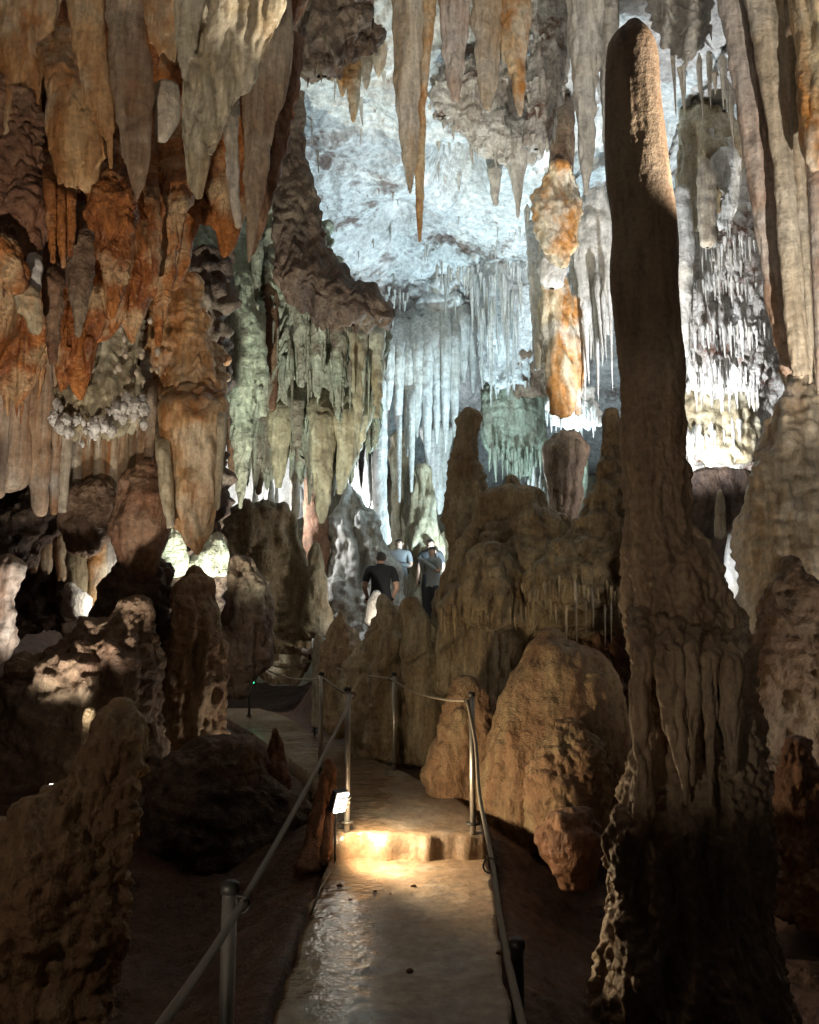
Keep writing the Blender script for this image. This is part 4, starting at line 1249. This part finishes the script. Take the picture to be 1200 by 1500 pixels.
form('boulder', 'big sloping reddish brown rock in the left foreground',
     [(1032, 160, 196), (1060, 128, 216), (1100, 112, 214), (1145, 70, 206), (1185, 20, 201), (1230, -30, 199), (1300, -80, 196), (1380, -80, 186), (1470, -80, 178), (1580, -80, 170)],
     5.0, 'mud', 'muddy', k=.6, px=3.4)
for rows, lb in (([(1068, 398, 407), (1082, 393, 413), (1110, 390, 416), (1150, 376, 430)], 'small dark red stalagmite at the left rim of the path, taller one'),
                 ([(1084, 366, 373), (1096, 361, 380), (1120, 358, 384), (1160, 346, 396)], 'small dark red stalagmite at the left rim of the path, shorter one')):
    form('stalagmite', lb, rows, 7.6, 'pitted', 'redbrown', cat='stalagmite')
form('boulder', 'low dark rock bank between the eroded pillar and the rope posts',
     [(1130, 225, 400), (1150, 215, 440), (1190, 210, 465), (1250, 205, 470)], 7.2, 'mud', 'dark', k=.5, amp=.6)
form('boulder', 'clay kerb stone beside the lantern at the path step',
     [(1112, 476, 486), (1136, 468, 492), (1180, 460, 492), (1225, 446, 490), (1262, 430, 486)], 6.25, 'pitted', 'redbrown', k=1.2)

# loose stones on and beside the path
rs_ = random.Random(17)
for i in range(9):
    x, y = rs_.uniform(-.5, .5), rs_.uniform(3.4, 6.1)
    r = rs_.uniform(.006, .02)
    _seed[0] += 1
    n, T = 7, 9
    th = np.arange(T) / T * 2 * math.pi
    ph = np.linspace(.1, math.pi - .1, n)
    V = np.stack([np.outer(np.sin(ph), np.cos(th)), np.outer(np.sin(ph), np.sin(th)), np.repeat(np.cos(ph)[:, None] * .6, T, 1)], 2).reshape(-1, 3)
    V = V * (1 + .5 * noise(V * 1.7 + i * 3.1, 5))[:, None] * r
    ii = np.arange(n - 1)[:, None] * T
    jj = np.arange(T)[None]
    F = np.stack([ii + jj, ii + T + jj, ii + T + (jj + 1) % T, ii + (jj + 1) % T], 2).reshape(-1, 4)
    o = link_mesh('pebble', V, F, M['redbrown'])
    o.location = (x, y, .004)
    tag(o, 'tiny loose stone lying on the concrete path', 'pebble', 'pebbles on the path')

# ================================================================== rope barrier
POSTS = {  # foot on the path (x, y, z), height, label
    'near_left': ((-.485, 2.42, -.15), 1.06, 'steel', 'dark rope post in the left foreground, nearest to the viewer'),
    'D': (tuple(P(508, 1205, 6.27)), .93, 'steel', 'bright steel rope post left of the step, next to the lantern'),
    'C': (tuple(P(469, 1126, 8.7)), .93, 'steel', 'steel rope post on the left side of the upper path, behind the lantern post'),
    'F': (tuple(P(365, 1048, 14.2)), .96, 'darksteel', 'far dark rope post at the bend with the green light'),
    'A': (tuple(P(693, 1207, 6.24)), .90, 'steel', 'bright steel rope post right of the step beside the dome'),
    'B': (tuple(P(577, 1119, 8.9)), .90, 'steel', 'steel rope post in front of the broad brown cone'),
    'E': (tuple(P(461, 1072, 11.7)), 1.0, 'darksteel', 'dark rope post in front of the pale rounded stalagmite'),
    'near_right': ((.345, 2.9, -.4), 1.0, 'darksteel', 'dark post beside the right edge of the path in the foreground'),
}
TOP = {}
for k_, (ft, hh, mt, lb) in POSTS.items():
    ft = Vector(ft)
    t = thing('rope_post', lb, 'post', ft, 'posts of the rope barrier')
    tube('pole', [ft - Vector((0, 0, .1)), ft + Vector((0, 0, hh))], .021, mt, t, 12)
    tube('cap', [ft + Vector((0, 0, hh - .02)), ft + Vector((0, 0, hh + .004)), ft + Vector((0, 0, hh + .012))], [.026, .026, .016], 'darksteel', t, 12)
    c = ft + Vector((-.032 if k_ in ('A', 'B', 'E') else .032, 0, hh - .05))
    if k_ != 'near_right':
        tube('eyelet', [c + Vector((.022 * math.cos(q * .5236), 0, .022 * math.sin(q * .5236))) for q in range(13)], .004, 'darksteel', t, 6)
    tube('foot_plate', [ft + Vector((0, 0, -.002)), ft + Vector((0, 0, .012))], .05, 'darksteel', t, 12)
    TOP[k_] = c


def rope(label, a, b, sag, r=.0095):
    a, b = Vector(a), Vector(b)
    n = 26
    pts = []
    for i in range(n + 1):
        t = i / n
        p = a.lerp(b, t)
        p.z -= sag * 4 * t * (1 - t)
        pts.append(p)
    o = tube('barrier_rope', pts, r, 'rope', None, 8)
    return tag(o, label, 'rope', 'ropes of the barrier')


rope('taut rope running down the left side from the lantern post into the foreground', TOP['D'], TOP['near_left'], .03, .0105)
rope('end of the left rope leaving the picture at the bottom', TOP['near_left'], P(215, 1530, 1.5), .01, .0105)
rope('short rope span between the lantern post and the post behind it', TOP['C'], TOP['D'], .02)
rope('rope sagging on the left side towards the far bend', TOP['F'], TOP['C'], .12)
rope('pale rope from the right step post to the post before the brown cone', TOP['B'], TOP['A'], .06)
rope('rope from the post before the brown cone to the post by the pale stalagmite', TOP['E'], TOP['B'], .04)
rope('rope sagging across to the far bend post from the pale stalagmite', TOP['F'] + Vector((0, 0, .05)), TOP['E'], .14)
rope('rope end leaving the far bend post to the left', TOP['F'] + Vector((-.6, .3, .02)), TOP['F'], .02)
rope('upper rope rising along the stairs behind the ochre cone', P(335, 950, 15.2), P(482, 908, 13.6), .12)
ra = TOP['A']
pts = [ra, P(697, 1090, 6.0), P(702, 1160, 5.6), P(712, 1215, 5.0), P(722, 1268, 4.3), P(732, 1340, 3.5), P(745, 1410, 2.9), P(765, 1500, 2.35), P(785, 1590, 1.9)]
dense = []
for i in range(len(pts) - 1):
    p0, p1, p2, p3 = pts[max(i - 1, 0)], pts[i], pts[i + 1], pts[min(i + 2, len(pts) - 1)]
    for j in range(5):
        t = j / 5
        dense.append(.5 * ((2 * p1) + (p2 - p0) * t + (2 * p0 - 5 * p1 + 4 * p2 - p3) * t * t + (3 * p1 - p0 - 3 * p2 + p3) * t ** 3))
dense.append(pts[-1])
tag(tube('barrier_rope', dense, .0125, 'rope', None, 8), 'slack rope hanging from the right step post along the right edge of the path', 'rope', 'ropes of the barrier')
lp = P(717, 1268, 4.3)
tag(tube('rope_loop', [lp + Vector((.03 * math.cos(q * .5), .01 * math.sin(q * .9), .036 * math.sin(q * .5))) for q in range(13)], .005, 'rope', None, 6), 'small loose loop of cord tied to the slack right rope', 'cord')

# ================================================================== lantern on a spike beside the step
lp = P(500, 1176, 6.05)
lant = thing('lantern', 'small louvred path lantern glowing white on a spike beside the step', 'lantern', P(491, 1262, 6.05))
fdir = Vector((.62, -.62, -.30)).normalized()
rot = fdir.to_track_quat('Z', 'Y').to_matrix()
M['lamp_face'] = plain('lit_lamp_face', (.9, .88, .8), .3, 0, (1, .93, .8), 14)
boxmesh('housing', (.11, .15, .05), lp - fdir * .035, 'darksteel', lant, rot)
boxmesh('lamp_face', (.094, .134, .012), lp, 'lamp_face', lant, rot)
for i in (-1, 0, 1):
    boxmesh('louvre', (.10, .006, .03), lp + rot @ Vector((0, i * .035 + .01, .018)), 'darksteel', lant, rot)
tube('spike', [lp - fdir * .05, P(491, 1215, 6.07), P(491, 1265, 6.07)], .008, 'darksteel', lant)
tube('cable', [P(492, 1262, 6.05), P(486, 1275, 5.9), P(470, 1300, 5.5), P(455, 1340, 5.0)], .006, 'black', lant)
ld = bpy.data.lights.new('lantern_light', 'SPOT')
ld.energy = 88
ld.color = WARM
ld.shadow_soft_size = .07
ld.spot_size = math.radians(172)
ld.spot_blend = .5
lo = bpy.data.objects.new('lantern_light', ld)
COL.objects.link(lo)
lo.parent = lant
lo.location = lp + fdir * .05 - lant.location
lo.rotation_mode = 'QUATERNION'
lo.rotation_quaternion = (-Vector((.86, .32, -.12)).normalized()).to_track_quat('Z', 'Y')

gb = P(371, 975, 14.15)
t = thing('indicator_lamp', 'small box with a green indicator light and its painted reflection on the far bend post', 'indicator lamp', gb)
boxmesh('box', (.10, .06, .40), gb + Vector((0, .04, -.13)), 'black', t)
boxmesh('green_glow', (.055, .02, .035), gb + Vector((0, -.002, 0)), 'greenled', t)
boxmesh('green_glow', (.05, .02, .03), gb + Vector((0, -.002, -.27)), 'greenglint', t)  # reflection of the green lamp, made as a glowing patch


# ================================================================== visitors
def person(label, foot, height, yaw, shirt, legs, arms, hair_long=False):
    s = height / 1.72
    J = {'pel': (0, 0, .95), 'spine': (0, .01, 1.12), 'chest': (0, .0, 1.32), 'neck': (0, .0, 1.47), 'head': (0, -.015, 1.56), 'top': (0, -.01, 1.66)}
    R = {'pel': (.155, .115), 'spine': (.135, .10), 'chest': (.165, .11), 'neck': (.056, .056), 'head': (.078, .092), 'top': (.062, .075)}
    E = [('pel', 'spine'), ('spine', 'chest'), ('chest', 'neck'), ('neck', 'head'), ('head', 'top')]
    for sd, nm in ((-1, 'l'), (1, 'r')):
        el, wr = arms[nm]
        J.update({nm + 'sh': (sd * .185, 0, 1.40), nm + 'el': el, nm + 'wr': wr,
                  nm + 'hip': (sd * .095, 0, .88), nm + 'kn': (sd * .10, -.015, .48), nm + 'an': (sd * .10, .02, .08), nm + 'toe': (sd * .115, -.14, .035)})
        R.update({nm + 'sh': (.062, .062), nm + 'el': (.043, .043), nm + 'wr': (.029, .029),
                  nm + 'hip': (.092, .095), nm + 'kn': (.058, .06), nm + 'an': (.043, .045), nm + 'toe': (.036, .03)})
        E += [('chest', nm + 'sh'), (nm + 'sh', nm + 'el'), (nm + 'el', nm + 'wr'), ('pel', nm + 'hip'), (nm + 'hip', nm + 'kn'), (nm + 'kn', nm + 'an'), (nm + 'an', nm + 'toe')]
        # hand: palm and five fingers
        e, wv = Vector(el), Vector(wr)
        dr = (wv - e).normalized()
        side = dr.cross(Vector((0, 0, 1)))
        side = side.normalized() if side.length > .1 else Vector((0, 1, 0))
        nrm = side.cross(dr)
        pal = wv + dr * .055
        J[nm + 'pal'] = tuple(pal)
        R[nm + 'pal'] = (.034, .02)
        E.append((nm + 'wr', nm + 'pal'))
        for q, (off, ln) in enumerate(((-.026, .07), (-.009, .082), (.009, .078), (.026, .062), (-.045, .04))):
            k1, k2 = f'{nm}f{q}a', f'{nm}f{q}b'
            J[k1] = tuple(pal + dr * (.03 if q < 4 else 0) + side * off)
            J[k2] = tuple(pal + dr * (.03 + ln * .8 if q < 4 else .035) + side * off * 1.15 - nrm * .025)
            R[k1] = R[k2] = (.009, .009)
            E += [(nm + 'pal', k1), (k1, k2)]
    names = list(J)
    me = bpy.data.meshes.new('body')
    me.from_pydata([J[n] for n in names], [(names.index(a), names.index(b)) for a, b in E], [])
    tmp = bpy.data.objects.new('tmp_body', me)
    COL.objects.link(tmp)
    sk = tmp.modifiers.new('skin', 'SKIN')
    lay = me.skin_vertices[0] if me.skin_vertices else None
    if lay is None:
        bpy.context.view_layer.objects.active = tmp
        bpy.ops.object.modifier_add(type='SKIN')
        lay = me.skin_vertices[0]
    for i, n in enumerate(names):
        lay.data[i].radius = R[n]
        lay.data[i].use_root = (n == 'pel')
    sb = tmp.modifiers.new('sub', 'SUBSURF')
    sb.levels = sb.render_levels = 2
    dg = bpy.context.evaluated_depsgraph_get()
    bm = bpy.data.meshes.new_from_object(tmp.evaluated_get(dg))
    bpy.data.objects.remove(tmp)
    n = len(bm.vertices)
    V = np.empty(n * 3)
    bm.vertices.foreach_get('co', V)
    V = V.reshape(-1, 3)
    NV = np.empty(n * 3)
    bm.vertices.foreach_get('normal', NV)
    NV = NV.reshape(-1, 3)
    # face: nose and brow
    fr = (V[:, 2] > 1.50) & (V[:, 1] < -.06)
    nose = np.exp(-((V[:, 0] / .014) ** 2 + ((V[:, 2] - 1.565) / .022) ** 2))
    V[:, 1] -= .02 * nose * fr
    root = thing('person', label, 'person', foot, 'visitors in the passage')
    root.rotation_euler = (0, 0, yaw)
    root.scale = (s, s, s)

    def sub(name, fn, mat, off, parent=root):
        m2 = bpy.data.meshes.new(name)
        faces = [tuple(p.vertices) for p in bm.polygons if fn(V[list(p.vertices)].mean(0))]
        used = sorted({i for f in faces for i in f})
        mp = {i: k for k, i in enumerate(used)}
        m2.from_pydata([tuple(V[i] + NV[i] * off) for i in used], [], [tuple(mp[i] for i in f) for f in faces])
        m2.polygons.foreach_set('use_smooth', np.ones(len(faces), bool))
        m2.materials.append(M[mat])
        o = bpy.data.objects.new(name, m2)
        COL.objects.link(o)
        o.parent = parent
        return o
    sub('body', lambda c: True, 'skin', 0)
    elz = {(-1): arms['l'][0], 1: arms['r'][0]}

    def is_shirt(c):
        if abs(c[0]) > .17 and c[2] < 1.40:
            e = Vector(elz[1 if c[0] > 0 else -1])
            return (Vector(c) - e).length > .10 and c[2] > e.z - .02 and (Vector(c) - Vector((math.copysign(.185, c[0]), 0, 1.4))).length < .30
        return .90 < c[2] < 1.465
    sub('shirt', is_shirt, shirt, .012)
    sub('trousers', lambda c: .07 < c[2] < .96 and abs(c[0]) < .22 and abs(c[1]) < .16, legs, .010)
    sub('shoes', lambda c: c[2] < .10, 'black', .008)
    if hair_long:
        sub('hair', lambda c: c[2] > 1.42 and abs(c[0]) < .12 and (c[1] > .0 or c[2] > 1.615), 'hair', .022)
    else:
        sub('hair', lambda c: c[2] > 1.50 and abs(c[0]) < .12 and (c[1] > .005 or c[2] > 1.615) and (c[2] > 1.53), 'hair', .016)
    for sx in (-1, 1):
        boxmesh('eye', (.018, .008, .009), Vector((sx * .031, -.098, 1.585)), 'black', None).parent = root
        boxmesh('ear', (.012, .03, .05), Vector((sx * .083, .0, 1.57)), 'skin', None).parent = root
    boxmesh('mouth', (.04, .008, .008), Vector((0, -.098, 1.528)), 'redbrown', None).parent = root


def stand(px, ytop, d, height, *a, **k):
    """feet so that the top of the head shows at photo row ytop"""
    p = P(px, ytop, d)
    p.z -= height
    person(a[0], p, height, *a[1:], **k)
    return p


DOWN = {'l': ((-.245, .03, 1.12), (-.25, -.06, .90)), 'r': ((.245, .03, 1.12), (.25, -.06, .90))}
HOLD = {'l': ((-.235, .02, 1.13), (-.07, -.24, 1.14)), 'r': ((.235, .02, 1.13), (.07, -.24, 1.14))}
PHONE = {'l': ((-.235, -.04, 1.16), (-.06, -.24, 1.36)), 'r': ((.235, -.04, 1.16), (.07, -.25, 1.36))}
p1 = stand(558, 803, 13.4, 1.76, 'person in a black t-shirt seen from behind in the central passage', math.pi + .1, 'cloth_black', 'cloth_dark', {'l': ((-.25, .04, 1.12), (-.20, -.14, .98)), 'r': ((.25, .04, 1.12), (.20, -.14, .98))})
p2 = stand(585, 786, 16.6, 1.68, 'person in a grey shirt facing the camera beside the one in black', -.15, 'cloth_grey', 'cloth_beige', HOLD)
p3 = stand(634, 797, 15.6, 1.64, 'person with long dark hair in a pale jacket near the tall stalagmite', -.9, 'cloth_white', 'cloth_dark', PHONE, hair_long=True)
p4 = stand(631, 786, 16.6, 1.74, 'person in dark clothes half hidden behind the pale jacket', -.3, 'cloth_dark', 'cloth_dark', DOWN)
form('boulder', 'small white rock added as the bright lamp glow beside the person in black',  # white rock added to imitate the glow of the lamp here
     [(868, 546, 558), (880, 538, 564), (910, 532, 562)], 12.9, 'popcorn', 'white', k=.8)
form('flowstone', 'broad draped flowstone mound joining the tall stalagmite, the hump and the dark mound',
     [(735, 690, 800), (775, 672, 846), (815, 656, 925), (850, 646, 936), (885, 642, 938), (915, 650, 935)], 9.0, 'flow', 'mound', k=.45, cap=(.5, .2), amp=.8, bristle=(26, .05, .22, .025, 'mound'))
form('flowstone', 'small white cap of flowstone between the ginger knob and the ginger column',
     [(350, 802, 812), (368, 792, 824), (396, 784, 832), (412, 788, 828)], 11.75, 'flow', 'white', k=.8)
form('drapery', 'thin white drape tied to the left side of the ginger column',
     [(330, 770, 800), (400, 774, 796), (470, 778, 794), (540, 782, 792)], 12.3, 'flute', 'white', k=.6, back=13.0)
form('drapery', 'ginger side prong hanging from the right of the ginger column',
     [(440, 826, 850), (500, 834, 856), (550, 836, 856), (606, 842, 852)], 12.05, 'pitted', 'ginger', k=.8)
fringe('stalactite_cluster', 'pale spikes under the upper ledge of the crusted tiers at the right', [(1000, 352), (1050, 360), (1105, 350)], (14, 50), 22, 8, 11.6, 'white', seed=41)
fringe('stalactite_cluster', 'dense pale spikes on the lower crusted tier at the right', [(1004, 480), (1060, 486), (1124, 478)], (16, 60), 28, 8, 11.5, 'white', seed=42)
fringe('stalactite_cluster', 'pale stalactites hanging high between the great column and the fluted curtain', [(985, 60), (1040, 90), (1080, 110)], (40, 150), 14, 14, 10.6, 'cream', seed=43)
fringe('stalactite_cluster', 'white stalactites hanging behind the ginger column', [(770, 330), (840, 310), (900, 320)], (60, 170), 20, 11, 13.2, 'white', seed=44)
